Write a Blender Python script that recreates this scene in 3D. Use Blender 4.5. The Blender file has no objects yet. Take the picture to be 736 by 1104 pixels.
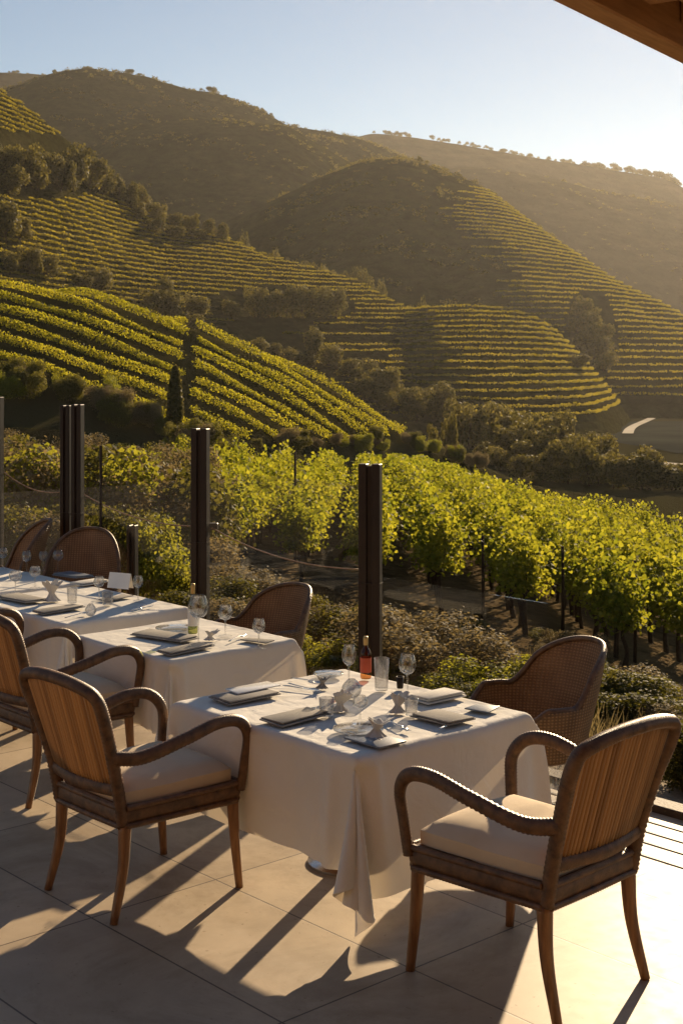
import bpy, bmesh, math, random
import numpy as np
from mathutils import Vector, Matrix

S = bpy.context.scene
COL = S.collection
R = np.random.default_rng(11)
random.seed(5)
rad = math.radians
H, F, CX, HY = 2.2, 1484.0, 368.0, 400.0      # eye height, focal length in px of a 736x1104 picture, centre column, horizon row


def at(px, py, Y):
    """the point at distance Y seen at pixel px, py"""
    return ((px - CX) / F * Y, Y, H - (py - HY) / F * Y)


def on(px, py, z=0.0):
    """the point at height z seen at pixel px, py (below the horizon)"""
    Y = (H - z) * F / (py - HY)
    return ((px - CX) / F * Y, Y, z)


# ------------------------------------------------------------------ materials
def mat(name):
    m = bpy.data.materials.new(name)
    m.use_nodes = True
    nt = m.node_tree
    nt.nodes.clear()
    out = nt.nodes.new('ShaderNodeOutputMaterial')
    return m, nt, out


def N(nt, kind, **kw):
    n = nt.nodes.new('ShaderNode' + kind)
    for k, v in kw.items():
        if k in n.inputs:
            n.inputs[k].default_value = v
        else:
            setattr(n, k, v)
    return n


def L(nt, a, ao, b, bi):
    nt.links.new(a.outputs[ao], b.inputs[bi])


def ramp(nt, stops):
    r = nt.nodes.new('ShaderNodeValToRGB')
    e = r.color_ramp.elements
    while len(e) < len(stops):
        e.new(0.5)
    for k, (p, c) in enumerate(stops):
        e[k].position = p
        e[k].color = (*c, 1)
    return r


def surface(name, c1, c2, scale=8.0, rough=0.6, bump=0.0, bscale=60.0, spec=0.5, metallic=0.0, detail=5, stretch=None, trans=0.0, tcol=None, crease=0.0):
    m, nt, out = mat(name)
    tc = N(nt, 'TexCoord')
    mp = N(nt, 'Mapping')
    if stretch:
        mp.inputs['Scale'].default_value = stretch
    L(nt, tc, 'Object', mp, 'Vector')
    n1 = N(nt, 'TexNoise', Scale=scale, Detail=detail, Roughness=0.6)
    L(nt, mp, 'Vector', n1, 'Vector')
    r = ramp(nt, [(0.32, c1), (0.68, c2)])
    L(nt, n1, 'Fac', r, 'Fac')
    p = N(nt, 'BsdfPrincipled', Roughness=rough, Metallic=metallic)
    p.inputs['Specular IOR Level'].default_value = spec
    L(nt, r, 'Color', p, 'Base Color')
    if bump:
        n2 = N(nt, 'TexNoise', Scale=bscale, Detail=4)
        L(nt, mp, 'Vector', n2, 'Vector')
        b = N(nt, 'Bump', Strength=bump, Distance=0.01)
        L(nt, n2, 'Fac', b, 'Height')
        if crease:
            n3 = N(nt, 'TexNoise', Scale=crease, Detail=3, Distortion=0.8)
            L(nt, mp, 'Vector', n3, 'Vector')
            b3 = N(nt, 'Bump', Strength=0.55, Distance=0.02)
            L(nt, n3, 'Fac', b3, 'Height')
            L(nt, b3, 'Normal', b, 'Normal')
        L(nt, b, 'Normal', p, 'Normal')
    if trans:
        t = N(nt, 'BsdfTranslucent')
        t.inputs['Color'].default_value = (*(tcol or c2), 1)
        mx = N(nt, 'MixShader', Fac=trans)
        L(nt, p, 0, mx, 1)
        L(nt, t, 0, mx, 2)
        L(nt, mx, 0, out, 'Surface')
    else:
        L(nt, p, 0, out, 'Surface')
    return m


def leaf(name, c1, c2, t1, t2, fac=0.5, rough=0.65, spec=0.12):
    """leaves: each leaf its own shade, light passes through them"""
    m, nt, out = mat(name)
    g = N(nt, 'NewGeometry')
    oi = N(nt, 'ObjectInfo')
    ad = N(nt, 'Math', operation='MULTIPLY_ADD')
    L(nt, oi, 'Random', ad, 0)
    ad.inputs[1].default_value = 0.35
    mu = N(nt, 'Math', operation='MULTIPLY')
    L(nt, g, 'Random Per Island', mu, 0)
    mu.inputs[1].default_value = 0.65
    L(nt, mu, 0, ad, 2)
    a = ramp(nt, [(0.0, c1), (1.0, c2)])
    b = ramp(nt, [(0.0, t1), (1.0, t2)])
    L(nt, ad, 0, a, 'Fac')
    L(nt, ad, 0, b, 'Fac')
    p = N(nt, 'BsdfPrincipled', Roughness=rough)
    p.inputs['Specular IOR Level'].default_value = spec
    L(nt, a, 'Color', p, 'Base Color')
    t = N(nt, 'BsdfTranslucent')
    L(nt, b, 'Color', t, 'Color')
    mx = N(nt, 'MixShader', Fac=fac)
    L(nt, p, 0, mx, 1)
    L(nt, t, 0, mx, 2)
    L(nt, mx, 0, out, 'Surface')
    return m


def glass(name, tint=(0.97, 0.97, 0.97), ior=1.5, rough=0.02, thick=0.0):
    """thin clear glass"""
    m, nt, out = mat(name)
    fr = N(nt, 'Fresnel')
    ge = N(nt, 'NewGeometry')
    mr = N(nt, 'MapRange')                     # seen from behind, a face of thin glass reflects no more than from the front
    mr.inputs['To Min'].default_value = ior
    mr.inputs['To Max'].default_value = 1.0 / ior
    L(nt, ge, 'Backfacing', mr, 'Value')
    L(nt, mr, 0, fr, 'IOR')
    t = N(nt, 'BsdfTransparent')
    t.inputs['Color'].default_value = (*tint, 1)
    if thick:
        rf_ = N(nt, 'BsdfRefraction', IOR=1.45, Roughness=0.0)
        rf_.inputs['Color'].default_value = (*tint, 1)
        m2 = N(nt, 'MixShader', Fac=thick)
        L(nt, t, 0, m2, 1)
        L(nt, rf_, 0, m2, 2)
        t = m2
    gl = N(nt, 'BsdfGlossy', Roughness=rough)
    mx = N(nt, 'MixShader')
    L(nt, fr, 0, mx, 'Fac')
    L(nt, t, 0, mx, 1)
    L(nt, gl, 0, mx, 2)
    L(nt, mx, 0, out, 'Surface')
    return m


def wicker(name, c1, c2, scale):
    m, nt, out = mat(name)
    tc = N(nt, 'TexCoord')
    w1 = N(nt, 'TexWave', wave_type='BANDS', bands_direction='Z', Scale=scale, Distortion=0.6, Detail=1)
    w2 = N(nt, 'TexWave', wave_type='BANDS', bands_direction='X', Scale=scale * 0.8, Distortion=0.6, Detail=1)
    for w in (w1, w2):
        L(nt, tc, 'UV', w, 'Vector')
    w1.bands_direction = 'Y'
    mn = N(nt, 'Math', operation='MULTIPLY')
    L(nt, w1, 'Fac', mn, 0)
    L(nt, w2, 'Fac', mn, 1)
    no = N(nt, 'TexNoise', Scale=9.0, Detail=4)
    L(nt, tc, 'Object', no, 'Vector')
    ad = N(nt, 'Math', operation='MULTIPLY_ADD')
    L(nt, no, 'Fac', ad, 0)
    ad.inputs[1].default_value = 0.9
    ad.inputs[2].default_value = -0.35
    a2 = N(nt, 'Math', operation='MULTIPLY_ADD')
    L(nt, mn, 0, a2, 0)
    a2.inputs[1].default_value = 0.75
    L(nt, ad, 0, a2, 2)
    r = ramp(nt, [(0.0, c1), (0.8, c2)])
    L(nt, a2, 0, r, 'Fac')
    p = N(nt, 'BsdfPrincipled', Roughness=0.45)
    L(nt, r, 'Color', p, 'Base Color')
    b = N(nt, 'Bump', Strength=0.7, Distance=0.006)
    L(nt, mn, 0, b, 'Height')
    L(nt, b, 'Normal', p, 'Normal')
    t = N(nt, 'BsdfTranslucent')
    t.inputs['Color'].default_value = (0.34, 0.19, 0.08, 1)
    mx = N(nt, 'MixShader', Fac=0.22)
    L(nt, p, 0, mx, 1)
    L(nt, t, 0, mx, 2)
    L(nt, mx, 0, out, 'Surface')
    return m


def tiles_mat():
    m, nt, out = mat('stone_tile')
    tc = N(nt, 'TexCoord')
    mp = N(nt, 'Mapping')
    mp.inputs['Location'].default_value = (0.23, 0.31, 0)
    L(nt, tc, 'Object', mp, 'Vector')
    br = N(nt, 'TexBrick', offset=0.0, squash=1.0)
    br.inputs['Scale'].default_value = 1.0
    br.inputs['Mortar Size'].default_value = 0.0042
    br.inputs['Mortar Smooth'].default_value = 0.2
    br.inputs['Brick Width'].default_value = 1.2
    br.inputs['Row Height'].default_value = 0.62
    br.inputs['Bias'].default_value = -0.2
    br.inputs['Color1'].default_value = (0.52, 0.42, 0.30, 1)
    br.inputs['Color2'].default_value = (0.41, 0.325, 0.23, 1)
    br.inputs['Mortar'].default_value = (0.12, 0.09, 0.065, 1)
    L(nt, mp, 'Vector', br, 'Vector')
    n1 = N(nt, 'TexNoise', Scale=2.2, Detail=9, Roughness=0.65)
    L(nt, mp, 'Vector', n1, 'Vector')
    r = ramp(nt, [(0.3, (0.80, 0.79, 0.77)), (0.7, (1.08, 1.07, 1.05))])
    L(nt, n1, 'Fac', r, 'Fac')
    st = N(nt, 'TexNoise', Scale=0.9, Detail=10, Roughness=0.75, Distortion=1.2)
    L(nt, mp, 'Vector', st, 'Vector')
    rs = ramp(nt, [(0.36, (0.74, 0.71, 0.67)), (0.52, (1.0, 1.0, 1.0))])
    L(nt, st, 'Fac', rs, 'Fac')
    sp = N(nt, 'TexNoise', Scale=38.0, Detail=3, Roughness=0.5)
    L(nt, mp, 'Vector', sp, 'Vector')
    rp = ramp(nt, [(0.27, (0.66, 0.62, 0.57)), (0.33, (1.0, 1.0, 1.0))])
    L(nt, sp, 'Fac', rp, 'Fac')
    mx = br
    src = br.outputs['Color']
    for q in (r, rs, rp):
        mx = N(nt, 'Mix', data_type='RGBA', blend_type='MULTIPLY')
        mx.inputs[0].default_value = 1.0
        nt.links.new(src, mx.inputs[6])
        nt.links.new(q.outputs['Color'], mx.inputs[7])
        src = mx.outputs[2]
    p = N(nt, 'BsdfPrincipled', Roughness=0.5)
    p.inputs['Specular IOR Level'].default_value = 0.35
    nt.links.new(mx.outputs[2], p.inputs['Base Color'])
    n2 = N(nt, 'TexNoise', Scale=14.0, Detail=6)
    L(nt, mp, 'Vector', n2, 'Vector')
    rr = N(nt, 'MapRange')
    rr.inputs['To Min'].default_value = 0.38
    rr.inputs['To Max'].default_value = 0.62
    L(nt, n2, 'Fac', rr, 'Value')
    L(nt, rr, 0, p, 'Roughness')
    b = N(nt, 'Bump', Strength=0.35, Distance=0.004)
    b.invert = True
    L(nt, br, 'Fac', b, 'Height')
    b2 = N(nt, 'Bump', Strength=0.05, Distance=0.003)
    L(nt, n2, 'Fac', b2, 'Height')
    L(nt, b, 'Normal', b2, 'Normal')
    L(nt, b2, 'Normal', p, 'Normal')
    L(nt, p, 0, out, 'Surface')
    return m


def land(name, cols, scale, bump=0.6, bscale=3.0, fine=None):
    m, nt, out = mat(name)
    tc = N(nt, 'TexCoord')
    n1 = N(nt, 'TexNoise', Scale=scale, Detail=10, Roughness=0.68)
    L(nt, tc, 'Object', n1, 'Vector')
    k = len(cols)
    r = ramp(nt, [(0.28 + 0.44 * i / (k - 1), c) for i, c in enumerate(cols)])
    L(nt, n1, 'Fac', r, 'Fac')
    n2 = N(nt, 'TexNoise', Scale=bscale, Detail=8, Roughness=0.7)
    L(nt, tc, 'Object', n2, 'Vector')
    r2 = ramp(nt, [(0.3, (0.55, 0.55, 0.55)), (0.7, (1.35, 1.35, 1.35))])
    L(nt, n2, 'Fac', r2, 'Fac')
    mx = N(nt, 'Mix', data_type='RGBA', blend_type='MULTIPLY')
    mx.inputs[0].default_value = 1.0
    nt.links.new(r.outputs['Color'], mx.inputs[6])
    nt.links.new(r2.outputs['Color'], mx.inputs[7])
    p = N(nt, 'BsdfPrincipled', Roughness=1.0)
    p.inputs['Specular IOR Level'].default_value = 0.0
    if fine:
        # grassy meadow covers the land from a given distance down the valley
        sx = N(nt, 'SeparateXYZ')
        L(nt, tc, 'Object', sx, 'Vector')
        mr = N(nt, 'MapRange')
        mr.inputs['From Min'].default_value = fine[0]
        mr.inputs['From Max'].default_value = fine[0] + 6
        L(nt, sx, 'Y', mr, 'Value')
        m3 = N(nt, 'Mix', data_type='RGBA')
        L(nt, mr, 0, m3, 0)
        nt.links.new(mx.outputs[2], m3.inputs[6])
        m3.inputs[7].default_value = (*fine[1], 1)
        mx = m3
    nt.links.new(mx.outputs[2], p.inputs['Base Color'])
    b = N(nt, 'Bump', Strength=bump, Distance=0.6 / bscale)
    L(nt, n2, 'Fac', b, 'Height')
    L(nt, b, 'Normal', p, 'Normal')
    L(nt, p, 0, out, 'Surface')
    return m


M = {}
M['tile'] = tiles_mat()
M['cloth'] = surface('white_linen', (0.80, 0.77, 0.71), (0.86, 0.83, 0.78), 3, 0.9, 0.12, 420, 0.15, trans=0.14, tcol=(0.75, 0.62, 0.45), crease=7.0)
M['cushion'] = surface('beige_cushion', (0.62, 0.50, 0.35), (0.68, 0.56, 0.41), 6, 0.9, 0.25, 500, 0.15)
M['leg_wood'] = surface('polished_wood', (0.15, 0.066, 0.024), (0.33, 0.16, 0.06), 9, 0.36, 0.15, 40, 0.5, stretch=(6, 6, 0.7))
M['wrap'] = surface('wrapped_cane', (0.06, 0.029, 0.013), (0.19, 0.095, 0.040), 28, 0.42, 0.3, 300, 0.5)
M['slat'] = leaf('cane_slat', (0.17, 0.095, 0.046), (0.40, 0.25, 0.13), (0.36, 0.22, 0.11), (0.62, 0.42, 0.23), 0.34, 0.5, 0.4)
M['wicker'] = wicker('woven_wicker', (0.10, 0.055, 0.025), (0.43, 0.26, 0.125), 22)
M['post'] = surface('dark_metal', (0.020, 0.012, 0.008), (0.032, 0.019, 0.012), 5, 0.5, 0.05, 80, 0.25)
M['steel'] = surface('steel', (0.55, 0.54, 0.52), (0.68, 0.66, 0.63), 5, 0.22, 0.03, 90, 0.5, metallic=1.0)
M['glass'] = glass('clear_glass', ior=1.6, thick=0.25)
M['pane'] = glass('fence_glass', (0.975, 0.97, 0.955), 1.25, 0.01)
M['napkin'] = surface('grey_napkin', (0.25, 0.235, 0.215), (0.33, 0.31, 0.285), 8, 0.9, 0.2, 400, 0.15)
M['pale_napkin'] = surface('pale_napkin', (0.60, 0.57, 0.52), (0.68, 0.65, 0.60), 8, 0.9, 0.2, 400, 0.15)
M['slate'] = surface('blue_grey_plate', (0.11, 0.13, 0.17), (0.17, 0.19, 0.23), 12, 0.4, 0.08, 200)
M['china'] = surface('white_china', (0.80, 0.78, 0.74), (0.84, 0.82, 0.78), 4, 0.2, 0, 1, 0.5)
M['red'] = surface('red_label', (0.50, 0.07, 0.025), (0.62, 0.11, 0.04), 8, 0.5)
M['wine'] = glass('amber_bottle_glass', (0.80, 0.50, 0.24), 1.5, 0.03)
M['green_glass'] = glass('olive_bottle_glass', (0.62, 0.64, 0.34), 1.5, 0.03)
M['cork'] = surface('cork', (0.42, 0.27, 0.13), (0.52, 0.35, 0.18), 30, 0.8)
M['foil'] = surface('gold_foil', (0.5, 0.34, 0.12), (0.6, 0.42, 0.17), 12, 0.35, metallic=0.6)
M['roof_wood'] = surface('roof_timber', (0.27, 0.135, 0.055), (0.42, 0.23, 0.10), 7, 0.55, 0.2, 50, 0.4, stretch=(0.7, 8, 8))
M['block_wall'] = surface('sky_block_wall_tone', (0.16, 0.095, 0.05), (0.24, 0.15, 0.085), 2.5, 0.9, 0.2, 60, 0.1)  # for the added wall behind the camera; dark and warm to limit its bounce
M['kerb'] = surface('kerb_timber', (0.05, 0.03, 0.018), (0.10, 0.06, 0.035), 9, 0.7, 0.3, 60)
M['gravel'] = surface('pale_gravel', (0.30, 0.24, 0.17), (0.50, 0.41, 0.30), 30, 0.95, 0.9, 70, 0.1)
M['ground'] = land('dry_ground', [(0.070, 0.052, 0.030), (0.115, 0.085, 0.048), (0.15, 0.11, 0.062), (0.08, 0.072, 0.030)], 0.12, 0.8, 2.2, (66.0, (0.042, 0.038, 0.017)))
M['hill'] = land('scrub_hill', [(0.024, 0.025, 0.009), (0.041, 0.040, 0.014), (0.060, 0.054, 0.021)], 0.02, 0.9, 0.22)
M['terr'] = land('terrace_soil', [(0.026, 0.024, 0.009), (0.042, 0.038, 0.014), (0.060, 0.051, 0.021)], 0.05, 0.7, 0.6)
M['far'] = land('far_hill_scrub', [(0.035, 0.031, 0.017), (0.055, 0.048, 0.025)], 0.008, 0.8, 0.06)
M['road'] = surface('pale_road', (0.18, 0.15, 0.11), (0.26, 0.22, 0.16), 0.3, 0.95, 0.2, 3, 0.1)
M['water'] = surface('river_water', (0.03, 0.033, 0.028), (0.05, 0.052, 0.042), 0.05, 0.9, 0.3, 1.0, 0.0)
M['vine'] = leaf('vine_leaf', (0.045, 0.075, 0.010), (0.12, 0.15, 0.022), (0.13, 0.17, 0.008), (0.56, 0.50, 0.035), 0.55)
M['row'] = leaf('vine_row_leaf', (0.08, 0.10, 0.012), (0.12, 0.14, 0.020), (0.38, 0.36, 0.014), (0.58, 0.50, 0.028), 0.58)
M['terrace_vine'] = leaf('terrace_vine_leaf', (0.09, 0.09, 0.014), (0.15, 0.14, 0.024), (0.30, 0.25, 0.016), (0.50, 0.40, 0.035), 0.55)
M['tree_leaf'] = leaf('tree_leaf', (0.026, 0.032, 0.010), (0.07, 0.07, 0.020), (0.05, 0.05, 0.010), (0.36, 0.29, 0.06), 0.42)
M['scrub'] = leaf('dry_scrub_leaf', (0.10, 0.080, 0.045), (0.20, 0.16, 0.085), (0.16, 0.12, 0.05), (0.36, 0.27, 0.11), 0.4, 0.7)
M['olive'] = leaf('olive_bush_leaf', (0.045, 0.050, 0.014), (0.10, 0.10, 0.03), (0.10, 0.10, 0.014), (0.30, 0.25, 0.035), 0.45)
M['bright'] = leaf('bright_bush_leaf', (0.07, 0.09, 0.012), (0.14, 0.15, 0.02), (0.22, 0.24, 0.015), (0.50, 0.45, 0.04), 0.5)
M['bark'] = surface('bark', (0.030, 0.018, 0.010), (0.085, 0.055, 0.030), 14, 0.9, 0.8, 40, 0.1, stretch=(3, 3, 0.6))


# ------------------------------------------------------------------ mesh tools
class MB:
    """collects shapes and links them as ONE mesh object"""

    def __init__(self):
        self.V, self.F, self.n, self.uv = [], [], 0, None

    def add(self, V, Fs):
        V = np.asarray(V, float)
        self.V.append(V)
        n = self.n
        self.F.extend([tuple(i + n for i in f) for f in Fs])
        self.n += len(V)
        return self

    def box(self, x0, x1, y0, y1, z0, z1, bev=0.0, seg=2, xf=None):
        bm = bmesh.new()
        bmesh.ops.create_cube(bm, size=1)
        for v in bm.verts:
            v.co = ((x0 + x1) / 2 + v.co.x * (x1 - x0), (y0 + y1) / 2 + v.co.y * (y1 - y0), (z0 + z1) / 2 + v.co.z * (z1 - z0))
        if bev:
            bmesh.ops.bevel(bm, geom=bm.edges[:], offset=bev, segments=seg, profile=0.5, affect='EDGES')
        V = np.array([v.co[:] for v in bm.verts])
        bm.verts.index_update()
        Fs = [[v.index for v in f.verts] for f in bm.faces]
        bm.free()
        if xf is not None:
            V = xf(V)
        return self.add(V, Fs)

    def tube(self, pts, r, sides=8, sx=1.0, sy=1.0, up=(0, 0, 1)):
        pts = np.asarray(pts, float)
        n = len(pts)
        r = np.broadcast_to(np.asarray(r, float), (n,))
        T = np.gradient(pts, axis=0)
        T /= np.linalg.norm(T, axis=1)[:, None] + 1e-9
        up = np.asarray(up, float)
        A = np.cross(T[0], up)
        if np.linalg.norm(A) < 1e-3:
            A = np.cross(T[0], (1, 0.1, 0))
        A /= np.linalg.norm(A)
        V = []
        ang = np.arange(sides) / sides * 2 * np.pi
        for i in range(n):
            A = A - T[i] * A.dot(T[i])
            A /= np.linalg.norm(A) + 1e-9
            B = np.cross(T[i], A)
            V.append(pts[i] + r[i] * (np.cos(ang)[:, None] * A * sx + np.sin(ang)[:, None] * B * sy))
        V = np.vstack(V)
        Fs = []
        for i in range(n - 1):
            for k in range(sides):
                a, b = i * sides + k, i * sides + (k + 1) % sides
                Fs.append((a, b, b + sides, a + sides))
        Fs.append(tuple(range(sides))[::-1])
        Fs.append(tuple(range((n - 1) * sides, n * sides)))
        return self.add(V, Fs)

    def lathe(self, prof, seg=20, c=(0, 0, 0)):
        prof = np.asarray(prof, float)
        n = len(prof)
        a = np.arange(seg) / seg * 2 * np.pi
        V = np.vstack([np.stack([p[0] * np.cos(a) + c[0], p[0] * np.sin(a) + c[1], np.full(seg, p[1] + c[2])], 1) for p in prof])
        Fs = []
        for i in range(n - 1):
            for k in range(seg):
                a0, b0 = i * seg + k, i * seg + (k + 1) % seg
                Fs.append((a0, b0, b0 + seg, a0 + seg))
        return self.add(V, Fs)

    def mesh(self, name, smooth=True):
        me = bpy.data.meshes.new(name)
        V = np.vstack(self.V)
        me.from_pydata(V.tolist(), [], self.F)
        if smooth:
            me.polygons.foreach_set('use_smooth', np.ones(len(me.polygons), bool))
        me.update()
        return me

    def build(self, name, m, parent=None, smooth=True, autosmooth=False):
        me = self.mesh(name, smooth)
        if autosmooth:
            me.set_sharp_from_angle(angle=rad(40))
        return link(name, me, m, parent)


def link(name, me, m, parent=None):
    if m is not None:
        if not len(me.materials):
            me.materials.append(m)
    o = bpy.data.objects.new(name, me)
    COL.objects.link(o)
    if parent is not None:
        o.parent = parent
    return o


def fast_mesh(name, V, Q):
    """all faces have the same number of corners"""
    V = np.asarray(V, np.float32)
    Q = np.asarray(Q, np.int32)
    me = bpy.data.meshes.new(name)
    me.vertices.add(len(V))
    me.vertices.foreach_set('co', V.ravel())
    k = Q.shape[1]
    me.loops.add(Q.size)
    me.loops.foreach_set('vertex_index', Q.ravel())
    me.polygons.add(len(Q))
    me.polygons.foreach_set('loop_start', np.arange(len(Q), dtype=np.int32) * k)
    me.update(calc_edges=True)
    return me


def spline(P, n):
    P = np.asarray(P, float)
    P = np.vstack([2 * P[0] - P[1], P, 2 * P[-1] - P[-2]])
    m = len(P) - 3
    out = []
    for t in np.linspace(0, m - 1e-6, n):
        i = int(t)
        f = t - i
        p0, p1, p2, p3 = P[i:i + 4]
        out.append(0.5 * (2 * p1 + (p2 - p0) * f + (2 * p0 - 5 * p1 + 4 * p2 - p3) * f * f + (3 * p1 - p0 - 3 * p2 + p3) * f ** 3))
    return np.array(out)


def tag(o, label=None, cat=None, group=None, kind=None):
    if label:
        o['label'] = label
    if cat:
        o['category'] = cat
    if group:
        o['group'] = group
    if kind:
        o['kind'] = kind
    return o


def thing(name, label, cat, loc=(0, 0, 0), rz=0.0, group=None, scale=None):
    o = bpy.data.objects.new(name, None)
    COL.objects.link(o)
    o.location = loc
    o.rotation_euler = (0, 0, rz)
    if scale is not None:
        o.scale = scale if hasattr(scale, '__len__') else (scale,) * 3
    o.empty_display_size = 0.1
    return tag(o, label, cat, group)


def copy_tree(o, parent=None):
    c = o.copy()
    COL.objects.link(c)
    if parent is not None:
        c.parent = parent
    for ch in list(o.children):
        copy_tree(ch, c)
    return c


def put(o, loc, rz, label=None, group=None, scale=None):
    o.location = loc
    o.rotation_euler = (0, 0, rz)
    if scale is not None:
        o.scale = scale if hasattr(scale, '__len__') else (scale,) * 3
    if label:
        o['label'] = label
    if group:
        o['group'] = group
    return o


def leaves(C, size, rng, up=0.25, normal=None, shape=6):
    """one leaf-sized face at every centre; size is a number or one per centre"""
    n = len(C)
    d = rng.normal(size=(n, 3))
    if normal is not None:
        d = d * 0.75 + normal
    d[:, 2] += up
    d /= np.linalg.norm(d, axis=1)[:, None] + 1e-9
    a = rng.normal(size=(n, 3))
    a -= d * (a * d).sum(1)[:, None]
    a /= np.linalg.norm(a, axis=1)[:, None] + 1e-9
    b = np.cross(d, a)
    s = (np.asarray(size) * rng.uniform(0.65, 1.3, n))[:, None]
    if shape == 4:
        prof = [(-0.5, 0, 0), (0, 0.36, 0.08), (0.5, 0, 0), (0, -0.36, 0.08)]
    else:
        prof = [(-0.45, 0, 0), (-0.3, 0.42, .10), (0.2, 0.36, 0.06), (0.6, 0, -0.05), (0.2, -0.36, 0.06), (-0.3, -0.42, .10)]
    V = np.stack([C + s * (x * a + y * b + z * d) for x, y, z in prof], 1)
    k = len(prof)
    return V.reshape(-1, 3), np.arange(n * k).reshape(n, k)

# ------------------------------------------------------------------ terrace frame: U runs along the glass fence, W points out to the valley
U = np.array([0.670, -0.742])
W = np.array([0.742, 0.670])
RZ = math.atan2(U[1], U[0])
FENCE = np.array([1.22, 7.237])


def uw(c, a, b, z=0.0):
    p = np.array(c[:2]) + a * U + b * W
    return (p[0], p[1], z)


# deck
deck = link('terrace_floor', MB().box(-18, 16, -14, 0, -0.25, 0, 0.004, 1).mesh('terrace_floor', False), M['tile'])
deck.location = (FENCE[0], FENCE[1], 0)
deck.rotation_euler = (0, 0, RZ)
tag(deck, kind='structure')
kerb = link('terrace_kerb', MB().box(-18, 16, 0.003, 0.13, -0.3, 0.035, 0.008, 2).mesh('terrace_kerb', False), M['kerb'])
kerb.location = deck.location
kerb.rotation_euler = deck.rotation_euler
tag(kerb, kind='structure')
trk = thing('sliding_track', 'set of parallel dark metal track rails let into the tiles at the terrace edge', 'track', (FENCE[0], FENCE[1], 0), RZ)
for b in (-0.14, -0.27, -0.40, -0.55):
    MB().box(-0.9, 9, b - 0.008, b + 0.008, -0.01, 0.004).build('rail', M['post'], trk, smooth=False)

# ------------------------------------------------------------------ armchair with cane slat back


def ridged(P, r, step=0.0066, sides=9, sx=1.0, sy=1.0, amp=0.065):
    P = np.asarray(P, float)
    n = int(np.linalg.norm(np.diff(P, axis=0), axis=1).sum() / step)
    pts = spline(P, n)
    k = np.arange(n) % 2
    return pts, r * (1 + amp * (2 * k - 1)) * np.ones(n)


def mirror(P):
    return [(-x, y, z) for x, y, z in P]


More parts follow.
